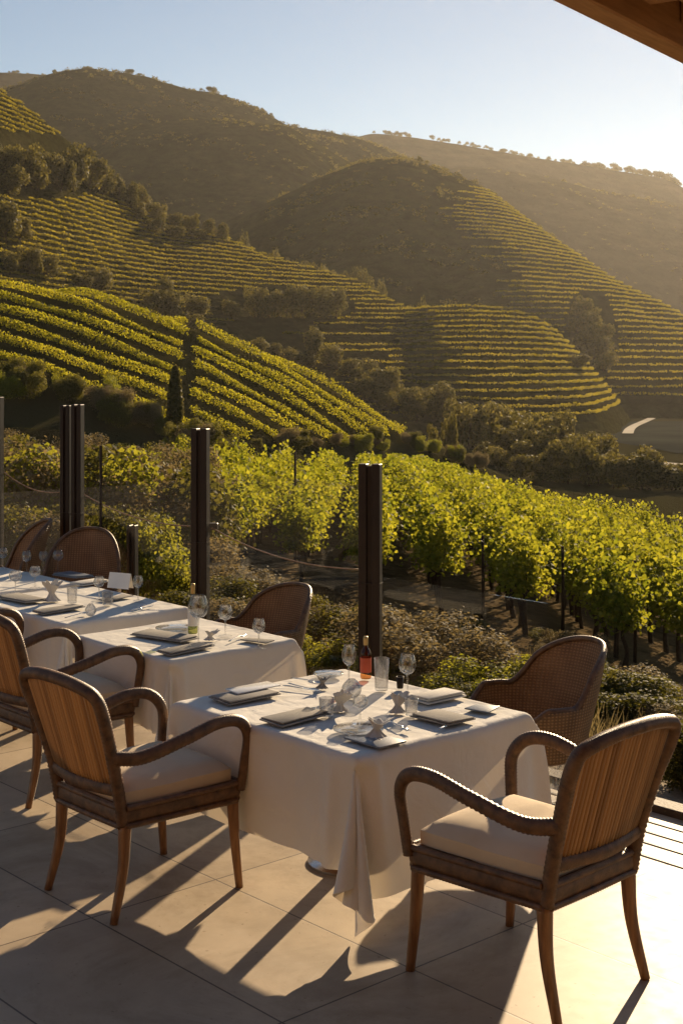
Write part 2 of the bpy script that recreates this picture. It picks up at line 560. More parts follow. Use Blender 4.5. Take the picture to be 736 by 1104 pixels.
def make_armchair():
    t = thing('armchair', 'x', 'armchair')

    def taper(V):
        f = 1 - 0.13 * np.clip((0.3 - V[:, 1]) / 0.6, 0, 1)
        V = V.copy()
        V[:, 0] *= f
        V[:, 2] += 0.012 * np.cos(V[:, 0] * 5) * (V[:, 1] > 0)
        return V
    fr = MB()
    fr.box(-0.295, 0.295, -0.295, 0.295, 0.375, 0.455, 0.028, 3, xf=taper)
    sf = fr.build('seat_frame', M['wrap'], t, autosmooth=True)
    rib = MB()
    for s in (-1, 1):
        for z in (0.378, 0.45):
            pts, r = ridged([(s * 0.287, 0.27, z), (s * 0.272, 0, z), (s * 0.256, -0.27, z)], 0.013)
            rib.tube(pts, r, 7)
    for y, w in ((0.287, 0.27), (-0.287, 0.24)):
        for z in (0.378, 0.45):
            pts, r = ridged([(-w, y, z), (0, y + 0.004 * np.sign(y), z), (w, y, z)], 0.013)
            rib.tube(pts, r, 7)
    rib.build('cane_edging', M['wrap'], sf)

    bm = bmesh.new()
    bmesh.ops.create_grid(bm, x_segments=14, y_segments=14, size=1)
    Vt = []
    for v in bm.verts:
        x, y = v.co.x, v.co.y
        e = max(abs(x), abs(y))
        v.co.z = 0.035 * (1 - e ** 8) + 0.012 * (1 - x * x) * (1 - y * y)
    V = np.array([v.co[:] for v in bm.verts])
    Fs = [[v.index for v in f.verts] for f in bm.faces]
    bm.free()
    X = V.copy()
    rr = 0.27
    q = np.maximum(np.abs(V[:, 0]), np.abs(V[:, 1]))
    k = 1 - 0.04 * (np.abs(V[:, 0]) * np.abs(V[:, 1])) ** 4
    X[:, 0] = V[:, 0] * rr * k
    X[:, 1] = V[:, 1] * rr * k
    bot = X.copy()
    X[:, 2] = 0.505 + V[:, 2]
    bot[:, 2] = 0.456
    ring = MB()
    n = len(X)
    ring.add(np.vstack([X, bot]), [tuple(f) for f in Fs] + [tuple(i + n for i in f[::-1]) for f in Fs])
    # side wall
    edges = {}
    for f in Fs:
        for a, b in zip(f, f[1:] + f[:1]):
            edges[(a, b)] = 1
    side = [(b, a, a + n, b + n) for (a, b) in edges if (b, a) not in edges]
    ring.F += side
    ring.V[0] = taper(ring.V[0])
    ring.build('cushion', M['cushion'], t, autosmooth=True)

    for s in (-1, 1):
        pts = spline([(s * 0.262, 0.262, 0.385), (s * 0.268, 0.272, 0.2), (s * 0.276, 0.290, 0.0)], 12)
        MB().tube(pts, np.linspace(0.026, 0.0165, 12), 10).build('leg', M['leg_wood'], t)
        pts = spline([(s * 0.236, -0.262, 0.385), (s * 0.240, -0.275, 0.2), (s * 0.250, -0.325, 0.0)], 12)
        MB().tube(pts, np.linspace(0.028, 0.0165, 12), 10).build('leg', M['leg_wood'], t)
        arm = [(s * 0.258, -0.345, 0.665), (s * 0.30, -0.22, 0.655), (s * 0.328, -0.03, 0.70), (s * 0.335, 0.13, 0.738),
               (s * 0.328, 0.245, 0.725), (s * 0.312, 0.305, 0.655), (s * 0.298, 0.300, 0.54), (s * 0.290, 0.285, 0.42)]
        pts, r = ridged(arm, 0.0235)
        g = np.linspace(0, 1, len(r))
        MB().tube(pts, r * (1.12 - 0.25 * g), 10, 0.85, 1.12).build('armrest', M['wrap'], t)
    half = [(-0.238, -0.272, 0.38), (-0.243, -0.302, 0.54), (-0.262, -0.352, 0.72), (-0.283, -0.398, 0.85), (-0.268, -0.422, 0.918), (-0.205, -0.438, 0.945), (-0.10, -0.452, 0.962)]
    P = half + [(0, -0.456, 0.966)] + mirror(half)[::-1]
    pts, r = ridged(P, 0.0235)
    bf = MB().tube(pts, r, 10, 1.0, 1.15).build('back_frame', M['wrap'], t)
    pts, r = ridged([(-0.238, -0.300, 0.525), (0, -0.330, 0.52), (0.238, -0.300, 0.525)], 0.019)
    MB().tube(pts, r, 8, 1, 1.5).build('lower_rail', M['wrap'], bf)
    sl = MB()
    for f in np.linspace(-0.94, 0.94, 25):
        b = 1 - f * f
        jit = R.normal(0, 0.0012)
        q = np.linspace(0, 1, 9)
        pts = np.stack([f * (0.232 + 0.026 * q) + jit, -0.300 - 0.122 * q - 0.030 * b, 0.535 + (0.388 + 0.03 * b) * q], 1)
        sl.tube(pts, 0.0080, 6, 1, 0.8)
    sl.build('slat_panel', M['slat'], bf)
    return t


def make_tub(high=0.86, low=0.64, sharp=70.0, rx=0.285):
    """wicker tub chair: a rounded woven back that sweeps down into the arms"""
    t = thing('wicker_chair', 'x', 'armchair')
    na, nz = 57, 16
    A = np.linspace(-128, 128, na)
    V, UV = [], []
    tops = []
    for a in A:
        w = np.clip(abs(a) / sharp, 0, 1)
        top = low + (high - low) * max(0.0, 1 - w ** 2.5) ** 0.62
        if abs(a) > 100:
            top -= (abs(a) - 100) / 28 * 0.10
        tops.append(top)
        for k in range(nz):
            f = k / (nz - 1)
            z = 0.40 + (top - 0.40) * f
            g = (z - 0.40) / 0.46
            bulge = 1 + 0.10 * g + 0.05 * math.sin(g * 3)
            ar = rad(a)
            V.append((rx * bulge * math.sin(ar), -0.265 * bulge * math.cos(ar) - 0.10 * max(0, g) ** 1.4 * max(0, math.cos(ar)), z))
            UV.append((ar * 0.30, z))
    V = np.array(V)
    Q = [(i * nz + k, i * nz + k + 1, (i + 1) * nz + k + 1, (i + 1) * nz + k) for i in range(na - 1) for k in range(nz - 1)]
    me = bpy.data.meshes.new('wicker_shell')
    me.from_pydata(V.tolist(), [], Q)
    me.polygons.foreach_set('use_smooth', np.ones(len(Q), bool))
    uvl = me.uv_layers.new(name='UVMap')
    li = np.empty(len(me.loops), np.int32)
    me.loops.foreach_get('vertex_index', li)
    uvl.data.foreach_set('uv', np.array(UV)[li].ravel().astype(np.float32))
    o = link('backrest', me, M['wicker'], t)
    sd = o.modifiers.new('thickness', 'SOLIDIFY')
    sd.thickness = 0.016
    rim = np.array([V[i * nz + nz - 1] for i in range(na)])
    pts, r = ridged(rim[::2], 0.0145)
    MB().tube(pts, r, 8).build('rim', M['wrap'], o)
    base = []
    for a in np.linspace(0, 360, 25):
        ar = rad(a)
        base.append((rx * 0.98 * math.sin(ar), -0.262 * math.cos(ar) * (1 if math.cos(ar) > 0 else 0.98), 0.41))
    pts, r = ridged(base, 0.02)
    MB().tube(pts, r, 8, 1, 1.4).build('seat_frame', M['wrap'], t)
    cu = MB()
    cu.lathe([(0.0, 0.405), (0.235, 0.405), (0.252, 0.425), (0.252, 0.455), (0.235, 0.475), (0.12, 0.487), (0.001, 0.49)], 28)
    cu.build('cushion', M['cushion'], t)
    for sx, sy in ((-1, 1), (1, 1), (-1, -1), (1, -1)):
        pts = spline([(sx * 0.19, sy * 0.18, 0.41), (sx * 0.20, sy * 0.19, 0.2), (sx * 0.215, sy * 0.215, 0)], 8)
        MB().tube(pts, np.linspace(0.024, 0.016, 8), 8).build('leg', M['leg_wood'], t)
    for s in (-1, 1):
        i = 0 if s < 0 else na - 1
        top = V[i * nz + nz - 1]
        pts, r = ridged([tuple(top), (s * 0.232, 0.19, 0.50), (s * 0.21, 0.20, 0.41)], 0.016)
        MB().tube(pts, r, 8).build('arm_front', M['wrap'], t)
    return t


def face(dx, dy):
    return math.atan2(dy, dx) - math.pi / 2


AC = make_armchair()
G_ARM = 'cane backed armchairs drawn up to the tables'
put(AC, (0.672, 5.040, 0), face(-0.700, 0.714), 'cane slat armchair with beige cushion in the right foreground, back turned to the camera', G_ARM, (1.05, 1.05, 1.02))
a2 = put(copy_tree(AC), (-0.835, 5.875, 0), face(0.735, 0.678), 'cane slat armchair with beige cushion standing left of the front table', G_ARM, 1.0)
a3 = put(copy_tree(AC), (-1.500, 7.330, 0), face(0.742, 0.670), 'cane armchair at the middle table, half hidden behind the left front armchair', G_ARM, 1.0)
a4 = put(copy_tree(AC), (-2.400, 8.460, 0), face(0.742, 0.670), 'cane armchair cut off by the left edge, beside the rear left table', G_ARM, 1.0)
for o in (AC, a2, a3, a4):
    o.name = 'armchair' if o is AC else 'armchair'
G_TUB = 'round backed wicker chairs along the glass fence'
TB = make_tub(0.88, 0.64, 66.0, 0.29)
put(TB, (0.875, 6.600, 0), face(-0.93, -0.37), 'wide wicker tub chair behind the front table, beside the right end of the fence', G_TUB)
b2 = put(copy_tree(TB), (-0.55, 8.65, 0), face(-0.75, -0.66), 'wicker tub chair behind the middle table, between the two nearest fence posts', G_TUB, (0.97, 0.97, 0.93))
OV = make_tub(0.98, 0.60, 62.0, 0.30)
put(OV, (-1.98, 10.25, 0), face(-0.10, -0.99), 'oval backed wicker chair at the rear left table, seen from the front', G_TUB)
b4 = put(copy_tree(OV), (-2.72, 10.75, 0), face(-0.93, -0.36), 'oval backed wicker chair turned sideways near the left edge by the rear fence', G_TUB, 1.04)

# ------------------------------------------------------------------ tables with linen
# the hanging cloth as millimetres: all x, then all y, then all z
CLOTH = [
-659,-636,-606,-592,-598,-587,-556,-526,-502,-471,-440,-408,-376,-345,-313,-281,-248,-216,-184,-151,-119,-86,-53,-21,12,45,78,111,144,177,209,242,275,307,339,372,405,430,461,481,
503,535,567,598,627,647,655,655,639,610,591,597,614,632,647,650,635,620,628,647,-667,-647,-619,-596,-601,-592,-561,-531,-506,-475,-443,-411,-379,-347,-315,-283,-250,-218,-185,-153,
-120,-88,-55,-22,11,44,77,109,142,175,208,241,273,306,338,371,403,429,461,481,504,536,568,599,628,646,653,648,626,598,590,603,622,639,645,631,615,626,644,667,
-672,-656,-631,-601,-604,-596,-566,-535,-509,-478,-446,-414,-381,-349,-317,-284,-252,-219,-187,-154,-121,-89,-56,-23,10,43,75,108,141,174,207,240,272,305,337,370,402,429,460,482,
506,538,570,601,629,646,650,639,611,590,593,611,630,639,628,610,623,642,664,688,-674,-662,-640,-608,-603,-599,-569,-538,-511,-480,-448,-415,-383,-351,-318,-286,-253,-220,-188,-155,
-122,-89,-57,-24,9,42,75,108,141,174,206,239,272,305,337,369,402,430,460,482,507,539,572,603,630,645,646,627,598,587,600,620,632,624,605,620,639,660,685,710,
-674,-667,-647,-616,-600,-601,-572,-540,-513,-481,-449,-416,-384,-351,-319,-286,-254,-221,-188,-155,-123,-90,-57,-24,9,42,75,107,140,173,206,239,272,304,337,369,402,430,461,484,
509,541,574,605,630,643,638,613,589,590,609,625,621,601,617,636,657,681,706,726,-671,-670,-652,-623,-601,-603,-574,-542,-514,-482,-449,-417,-384,-352,-319,-286,-254,-221,-188,-155,
-123,-90,-57,-24,9,42,75,108,141,174,206,239,272,305,337,370,402,432,462,485,512,543,576,607,631,640,628,598,585,598,617,617,597,615,632,653,678,702,722,730,
-666,-671,-657,-630,-604,-604,-575,-542,-514,-482,-450,-417,-384,-352,-319,-286,-253,-221,-188,-155,-122,-89,-56,-23,9,42,75,108,141,174,207,240,272,305,338,370,403,433,463,487,
514,546,579,609,631,635,614,587,588,607,613,593,612,629,650,675,698,717,722,712,-658,-672,-660,-635,-606,-605,-575,-543,-514,-482,-449,-416,-384,-351,-318,-285,-253,-220,-187,-154,
-121,-88,-55,-22,10,43,76,109,142,175,208,241,273,306,339,371,404,435,465,489,518,550,582,612,631,626,598,583,598,608,589,610,626,646,671,694,711,711,698,688,
-648,-670,-662,-640,-609,-606,-575,-543,-513,-481,-448,-415,-383,-350,-317,-284,-252,-219,-186,-153,-120,-87,-54,-21,12,45,77,110,143,176,209,242,275,308,340,373,405,436,467,492,
521,553,585,614,628,613,586,586,602,585,608,623,643,668,690,704,698,684,678,679,-637,-666,-662,-644,-612,-606,-575,-542,-512,-480,-447,-414,-381,-349,-316,-283,-250,-217,-184,-151,
-119,-86,-53,-20,13,46,79,112,145,178,210,243,276,309,342,374,407,438,470,495,525,557,588,616,623,597,581,594,582,605,620,640,665,685,695,683,671,668,670,673,
-636,-659,-661,-648,-616,-606,-574,-542,-511,-478,-446,-413,-380,-347,-314,-282,-249,-216,-183,-150,-117,-84,-51,-18,15,47,80,113,146,179,212,245,278,311,343,376,409,440,472,498,
528,560,592,617,612,584,587,579,603,616,637,661,680,682,668,661,660,663,662,658,-658,-642,-657,-651,-619,-606,-573,-541,-510,-477,-444,-412,-379,-346,-313,-280,-247,-214,-181,-149,
-116,-83,-50,-17,16,49,82,115,148,181,214,246,279,312,345,378,410,443,474,501,532,564,595,616,597,583,576,600,612,633,658,672,667,655,655,654,651,646,639,632,
-644,-662,-642,-654,-623,-605,-573,-540,-509,-476,-443,-410,-378,-345,-312,-279,-246,-213,-180,-147,-114,-81,-48,-16,17,50,83,116,149,182,215,248,281,314,346,379,412,444,477,504,
536,569,598,610,582,575,598,608,630,653,660,648,648,644,639,632,624,617,611,606,-638,-640,-653,-654,-627,-605,-572,-539,-507,-475,-442,-409,-376,-344,-311,-278,-245,-212,-179,-146,
-113,-80,-47,-14,18,51,84,117,150,183,216,249,282,315,348,380,413,446,478,508,540,573,602,596,575,595,603,627,646,644,632,631,625,617,610,604,600,597,597,598,
-636,-641,-646,-650,-632,-605,-572,-539,-507,-474,-441,-409,-376,-343,-310,-277,-244,-211,-178,-145,-112,-80,-47,-14,19,52,85,118,151,184,217,250,283,316,349,381,414,447,480,511,
544,573,606,580,592,598,623,635,625,620,611,602,597,594,593,595,597,601,606,612,-608,-613,-619,-629,-638,-606,-572,-539,-507,-474,-441,-408,-375,-342,-310,-277,-244,-211,-178,-145,
-112,-79,-46,-13,20,53,86,119,151,184,217,250,283,316,349,382,415,448,481,513,545,578,612,587,597,614,616,606,597,592,590,591,594,597,601,606,611,615,620,628,
-620,-622,-624,-624,-634,-608,-574,-540,-507,-474,-441,-408,-376,-343,-310,-277,-244,-211,-178,-145,-112,-79,-46,-13,20,53,86,119,151,184,217,250,283,316,349,382,415,448,481,514,
548,585,620,619,593,591,590,592,596,599,604,608,612,617,621,626,630,635,640,643,-630,-629,-628,-625,-633,-608,-574,-541,-508,-475,-442,-409,-376,-343,-310,-277,-244,-211,-178,-145,
-112,-79,-47,-14,19,52,85,118,151,184,217,250,283,316,349,382,415,448,481,514,547,580,620,628,610,615,618,622,625,629,633,637,641,645,648,651,654,658,661,662,
-630,-628,-625,-633,-632,-608,-574,-542,-509,-476,-443,-410,-377,-344,-311,-278,-245,-212,-179,-146,-113,-80,-47,-14,19,52,85,117,150,183,216,249,282,315,348,381,414,447,480,513,
546,579,616,628,634,622,628,634,641,646,651,656,660,664,668,671,674,676,678,679,-628,-626,-632,-630,-631,-609,-576,-543,-510,-477,-444,-411,-378,-345,-312,-279,-246,-213,-180,-147,
-114,-81,-48,-15,18,50,83,116,149,182,215,248,281,314,347,380,413,446,479,512,545,578,611,634,642,646,650,653,657,660,663,666,669,672,675,678,681,684,686,689,
-628,-632,-631,-630,-631,-610,-577,-544,-511,-478,-445,-412,-379,-346,-313,-280,-247,-215,-182,-149,-116,-83,-50,-17,16,49,82,115,148,181,214,247,280,313,346,379,412,444,477,510,
543,576,610,632,629,633,636,640,644,648,652,656,660,664,669,674,679,684,688,691,-630,-632,-631,-630,-631,-612,-579,-546,-513,-480,-447,-414,-381,-348,-315,-282,-249,-216,-183,-150,
-117,-84,-51,-18,15,48,80,113,146,179,212,245,278,311,344,377,410,443,476,509,542,575,608,631,630,632,635,638,641,645,648,652,656,660,665,670,677,682,687,692,
-631,-632,-631,-631,-631,-613,-580,-547,-514,-481,-448,-415,-382,-349,-317,-284,-251,-218,-185,-152,-119,-86,-53,-20,13,46,79,112,145,178,211,244,277,310,342,375,408,441,474,507,
540,573,606,630,629,632,635,638,642,645,649,653,657,661,665,670,675,680,686,692,-632,-631,-631,-633,-631,-615,-582,-549,-516,-483,-450,-417,-384,-351,-318,-285,-252,-219,-186,-153,
-120,-87,-54,-22,11,44,77,110,143,176,209,242,275,308,341,374,407,440,473,506,539,572,605,629,628,632,635,638,642,646,650,654,658,662,666,671,675,680,685,692,
-632,-631,-632,-635,-630,-616,-583,-550,-517,-484,-451,-418,-385,-352,-319,-286,-254,-221,-188,-155,-122,-89,-56,-23,10,43,76,109,142,175,208,241,274,307,340,372,405,438,471,504,
537,570,603,628,628,631,635,638,642,646,649,653,657,662,666,670,675,680,686,692,-632,-632,-634,-635,-630,-617,-584,-551,-518,-485,-452,-419,-386,-354,-321,-288,-255,-222,-189,-156,
-123,-90,-57,-24,9,42,75,108,141,174,207,240,273,305,338,371,404,437,470,503,536,569,602,628,627,631,635,639,643,647,651,655,660,664,669,674,678,683,689,695,
-632,-632,-634,-636,-628,-618,-585,-552,-519,-486,-453,-420,-387,-354,-321,-288,-255,-222,-190,-157,-124,-91,-58,-25,8,41,74,107,140,173,206,239,272,305,338,371,404,437,469,502,
535,568,601,627,627,631,636,640,645,650,655,660,664,669,674,679,683,688,693,698,-633,-633,-635,-636,-628,-618,-585,-552,-519,-486,-453,-421,-388,-355,-322,-289,-256,-223,-190,-157,
-124,-91,-58,-25,8,41,74,107,140,173,206,238,271,304,337,370,403,436,469,502,535,568,601,627,627,631,636,641,646,652,657,662,667,672,677,683,687,692,697,701,
-633,-633,-634,-636,-629,-618,-585,-552,-519,-486,-453,-420,-388,-355,-322,-289,-256,-223,-190,-157,-124,-91,-58,-25,8,41,74,107,140,173,206,239,271,304,337,370,403,436,469,502,
535,568,601,627,627,632,636,641,647,652,657,662,668,673,679,684,690,695,700,705,-633,-632,-634,-635,-631,-618,-585,-552,-519,-486,-453,-420,-387,-354,-321,-288,-255,-222,-189,-156,
-123,-90,-58,-25,8,41,74,107,140,173,206,239,272,305,338,371,404,437,470,503,536,569,602,628,627,632,637,642,647,653,658,664,669,675,680,686,692,698,703,708,
-633,-632,-633,-635,-633,-617,-584,-551,-518,-485,-452,-419,-386,-353,-320,-287,-254,-221,-188,-156,-123,-90,-57,-24,9,42,75,108,141,174,207,240,273,306,339,372,405,438,471,503,
536,569,603,628,627,632,637,642,648,653,659,665,671,676,682,688,694,700,706,711,-633,-632,-633,-634,-633,-616,-583,-550,-517,-484,-451,-418,-385,-352,-319,-286,-253,-220,-187,-154,
-121,-88,-55,-23,10,43,76,109,142,175,208,241,274,307,340,373,406,439,472,505,538,571,604,629,628,633,638,642,648,653,659,665,671,677,683,689,696,702,708,714,
-633,-632,-632,-633,-634,-614,-581,-548,-515,-482,-449,-416,-384,-351,-318,-285,-252,-219,-186,-153,-120,-87,-54,-21,12,45,78,111,144,177,210,243,275,308,341,374,407,440,473,506,
539,572,606,630,629,634,638,643,647,653,658,664,670,676,683,690,696,703,710,716,-633,-632,-632,-632,-634,-613,-580,-547,-514,-481,-448,-415,-382,-349,-316,-283,-250,-217,-184,-151,
-118,-85,-52,-20,13,46,79,112,145,178,211,244,277,310,343,376,409,442,475,508,541,574,607,631,631,635,639,643,648,653,658,663,669,675,682,689,696,703,710,717,
-632,-632,-631,-631,-633,-611,-578,-545,-512,-479,-446,-413,-380,-347,-314,-281,-249,-216,-183,-150,-117,-84,-51,-18,15,48,81,114,147,180,213,246,279,312,345,377,410,443,476,509,
542,575,609,632,632,636,640,644,648,653,658,663,669,675,682,688,695,703,710,718,-633,-631,-631,-630,-632,-610,-577,-544,-511,-478,-445,-412,-379,-346,-313,-280,-247,-214,-181,-148,
-115,-82,-49,-16,17,50,82,115,148,181,214,247,280,313,346,379,412,445,478,511,544,577,610,633,634,637,640,645,649,654,659,664,669,675,681,688,695,703,710,718,
-632,-631,-630,-630,-632,-608,-575,-542,-509,-476,-443,-410,-378,-345,-312,-279,-246,-213,-180,-147,-114,-81,-48,-15,18,51,84,117,150,183,216,249,281,314,347,380,413,446,479,512,
545,578,611,634,635,638,641,645,649,654,659,664,670,675,682,688,695,702,710,717,-632,-631,-630,-629,-631,-607,-574,-541,-508,-475,-442,-409,-376,-344,-311,-278,-245,-212,-179,-146,
-113,-80,-47,-14,19,52,85,118,151,184,217,250,282,315,348,381,414,447,480,513,546,579,612,634,635,638,641,645,649,654,659,664,670,676,682,689,695,703,710,717,
-632,-631,-629,-629,-631,-607,-573,-541,-508,-475,-442,-409,-376,-343,-310,-277,-244,-211,-178,-145,-112,-79,-46,-13,20,52,85,118,151,184,217,250,283,316,349,382,415,448,481,514,
547,580,613,634,636,638,641,645,649,654,659,664,670,676,682,689,696,703,710,718,-631,-630,-629,-628,-631,-606,-573,-540,-507,-474,-441,-408,-376,-343,-310,-277,-244,-211,-178,-145,
-112,-79,-46,-13,20,53,86,119,152,185,217,250,283,316,349,382,415,448,481,514,547,580,613,634,636,638,641,645,649,654,659,664,670,676,682,689,696,703,711,719,
-629,-629,-628,-628,-631,-606,-573,-540,-507,-474,-442,-409,-376,-343,-310,-277,-244,-211,-178,-145,-112,-79,-46,-13,20,53,85,118,151,184,217,250,283,316,349,382,415,448,481,514,
547,580,613,634,635,638,641,645,649,653,658,664,670,676,683,690,697,704,712,720,-629,-628,-629,-629,-631,-607,-574,-541,-508,-475,-442,-409,-376,-343,-310,-277,-245,-212,-179,-146,
-113,-80,-47,-14,19,52,85,118,151,184,217,250,283,316,348,381,414,447,480,513,546,579,612,633,635,638,641,645,649,653,658,664,670,676,683,690,697,705,713,721,
-628,-628,-629,-630,-631,-607,-574,-541,-509,-476,-443,-410,-377,-344,-311,-278,-245,-213,-180,-147,-114,-81,-48,-15,18,51,84,117,150,183,216,249,282,315,347,380,413,446,479,512,
545,578,611,633,634,637,641,644,649,653,658,664,670,677,684,691,698,706,714,722,-628,-629,-630,-631,-632,-608,-575,-542,-510,-477,-444,-411,-378,-345,-312,-280,-247,-214,-181,-148,
-115,-82,-49,-16,17,50,83,116,149,181,214,247,280,313,346,379,412,445,478,511,544,577,610,632,633,637,640,644,648,653,658,664,670,677,685,692,700,707,715,723,
-628,-630,-631,-632,-632,-609,-576,-544,-511,-478,-445,-412,-380,-347,-314,-281,-248,-215,-182,-149,-116,-84,-51,-18,15,48,81,114,147,180,213,246,279,312,345,378,411,444,476,509,
542,575,609,631,632,635,639,643,647,652,658,664,671,679,686,694,701,709,717,724,-628,-630,-632,-633,-633,-610,-577,-545,-512,-479,-446,-414,-381,-348,-315,-282,-250,-217,-184,-151,
-118,-85,-52,-19,14,47,80,112,145,178,211,244,277,310,343,376,409,442,475,508,541,574,607,630,630,634,638,642,647,653,659,666,673,681,688,695,703,710,717,724,
-627,-630,-633,-634,-633,-611,-578,-546,-513,-480,-448,-415,-382,-349,-317,-284,-251,-218,-185,-152,-120,-87,-54,-21,12,45,78,111,144,177,210,243,276,309,342,374,407,440,473,506,
539,572,605,629,628,633,637,641,647,654,661,668,675,683,690,697,703,710,716,723,-625,-629,-633,-634,-634,-611,-579,-546,-514,-481,-449,-416,-383,-351,-318,-285,-252,-219,-187,-154,
-121,-88,-55,-22,11,44,77,109,142,175,208,241,274,307,340,373,406,439,472,505,537,570,604,629,627,631,636,642,649,656,663,670,677,683,690,696,702,707,713,719,
-622,-626,-631,-635,-634,-611,-579,-546,-514,-482,-449,-417,-384,-351,-319,-286,-253,-221,-188,-155,-122,-89,-56,-23,9,42,75,108,141,174,207,240,273,306,339,372,405,438,470,503,
536,569,602,628,625,631,638,645,652,658,664,670,675,680,685,690,695,700,705,711,-615,-621,-626,-628,-634,-610,-578,-546,-514,-481,-449,-417,-384,-352,-319,-287,-254,-221,-188,-156,
-123,-90,-57,-24,9,41,74,107,140,173,206,239,272,305,338,371,404,437,469,502,535,568,601,628,625,632,638,643,647,652,656,660,663,667,672,676,680,685,691,696,
-601,-608,-615,-622,-634,-610,-577,-545,-513,-481,-449,-416,-384,-352,-319,-287,-254,-222,-189,-156,-123,-91,-58,-25,8,41,74,107,140,173,206,239,272,304,337,370,403,436,469,502,
534,567,601,628,624,627,630,634,637,641,645,648,652,656,660,664,668,672,676,681,-629,-635,-639,-638,-625,-607,-574,-543,-511,-479,-447,-415,-383,-351,-319,-286,-254,-221,-189,-156,
-123,-91,-58,-25,8,41,74,107,140,173,205,238,271,304,337,370,403,436,468,501,534,566,600,630,628,630,633,636,639,643,646,650,654,659,663,668,672,676,681,685,
-645,-642,-635,-623,-615,-603,-572,-541,-509,-478,-446,-414,-382,-350,-318,-285,-253,-221,-188,-155,-123,-90,-57,-24,8,41,74,107,140,173,206,239,272,305,338,371,403,436,469,502,
533,565,588,618,632,638,643,648,652,656,659,662,666,671,676,680,685,691,696,701,-637,-629,-621,-618,-595,-599,-568,-538,-507,-475,-444,-412,-380,-348,-316,-284,-252,-219,-187,-154,
-122,-89,-56,-23,10,42,75,108,141,174,207,240,273,306,339,371,404,437,470,502,534,567,598,607,629,625,634,643,651,658,665,671,676,681,686,693,699,705,711,718,
-536,-556,-560,-533,-503,-475,-470,-478,-497,-502,-503,-502,-502,-502,-501,-501,-501,-501,-501,-501,-502,-502,-503,-504,-506,-507,-509,-511,-511,-509,-505,-502,-506,-512,-519,-520,-517,-538,-547,-521,
-497,-492,-498,-508,-521,-546,-577,-608,-635,-643,-626,-602,-582,-564,-543,-519,-504,-519,-543,-561,-525,-549,-561,-541,-511,-481,-473,-479,-498,-504,-505,-505,-504,-504,-504,-504,-504,-504,-504,-504,
-505,-505,-505,-506,-507,-508,-510,-511,-512,-510,-507,-503,-508,-512,-520,-521,-517,-537,-547,-521,-498,-493,-497,-506,-521,-547,-579,-610,-632,-628,-605,-583,-564,-544,-521,-503,-518,-541,-558,-571,
-515,-541,-559,-548,-517,-487,-476,-482,-500,-506,-507,-507,-507,-507,-507,-507,-507,-507,-507,-507,-508,-508,-508,-508,-509,-510,-511,-512,-513,-512,-508,-504,-509,-512,-520,-522,-517,-536,-547,-522,
-500,-493,-496,-505,-522,-549,-581,-611,-624,-609,-584,-564,-546,-522,-503,-516,-538,-555,-568,-575,-504,-533,-555,-554,-523,-492,-480,-484,-502,-508,-509,-510,-510,-510,-510,-510,-510,-509,-510,-510,
-511,-511,-511,-510,-511,-511,-512,-513,-514,-514,-510,-506,-510,-513,-520,-523,-518,-535,-547,-522,-501,-494,-495,-504,-523,-552,-584,-610,-611,-588,-565,-547,-525,-504,-513,-534,-552,-565,-572,-570,
-495,-525,-550,-556,-529,-496,-484,-487,-504,-510,-512,-512,-512,-513,-513,-513,-512,-512,-512,-513,-513,-513,-513,-513,-512,-513,-513,-514,-515,-515,-511,-508,-511,-513,-521,-524,-518,-535,-546,-523,
-502,-495,-494,-504,-524,-554,-586,-605,-593,-568,-549,-528,-505,-511,-530,-548,-563,-569,-565,-553,-486,-518,-544,-556,-533,-501,-487,-490,-507,-512,-514,-514,-515,-516,-516,-515,-515,-514,-515,-515,
-515,-516,-515,-515,-514,-514,-515,-516,-516,-517,-513,-509,-512,-514,-521,-524,-519,-534,-546,-523,-504,-496,-494,-504,-527,-558,-588,-594,-572,-549,-530,-506,-508,-526,-545,-560,-565,-560,-548,-529,
-479,-510,-539,-555,-536,-504,-490,-493,-509,-515,-516,-516,-518,-519,-518,-517,-517,-517,-517,-517,-518,-518,-517,-517,-516,-516,-516,-517,-517,-518,-514,-511,-513,-515,-521,-525,-520,-533,-546,-523,
-505,-497,-493,-505,-529,-562,-585,-577,-552,-533,-508,-505,-521,-541,-556,-561,-555,-542,-523,-510,-474,-503,-533,-553,-539,-507,-494,-497,-512,-517,-518,-519,-520,-521,-519,-518,-518,-519,-519,-519,
-520,-520,-519,-518,-517,-517,-518,-518,-518,-519,-516,-512,-515,-516,-522,-526,-521,-533,-545,-522,-506,-499,-493,-506,-533,-565,-577,-556,-535,-511,-503,-517,-537,-553,-557,-550,-535,-517,-511,-523,
-474,-496,-527,-551,-541,-509,-497,-501,-515,-519,-519,-521,-523,-522,-520,-520,-521,-521,-521,-522,-522,-521,-521,-520,-519,-519,-519,-519,-519,-520,-517,-514,-516,-517,-523,-527,-522,-533,-544,-522,
-507,-500,-493,-508,-537,-566,-561,-536,-514,-501,-513,-533,-550,-552,-544,-527,-512,-514,-529,-547,-481,-490,-521,-548,-543,-511,-501,-504,-518,-521,-521,-524,-525,-523,-521,-522,-523,-523,-524,-524,
-524,-523,-523,-522,-521,-520,-520,-521,-520,-521,-518,-516,-518,-518,-524,-527,-523,-533,-543,-521,-508,-502,-493,-511,-543,-561,-540,-518,-499,-509,-530,-546,-547,-537,-519,-509,-519,-536,-554,-573,
-500,-484,-515,-544,-544,-512,-504,-508,-520,-522,-523,-526,-526,-523,-523,-524,-525,-526,-526,-526,-525,-525,-524,-523,-522,-522,-522,-522,-521,-522,-520,-517,-519,-520,-525,-528,-524,-533,-542,-521,
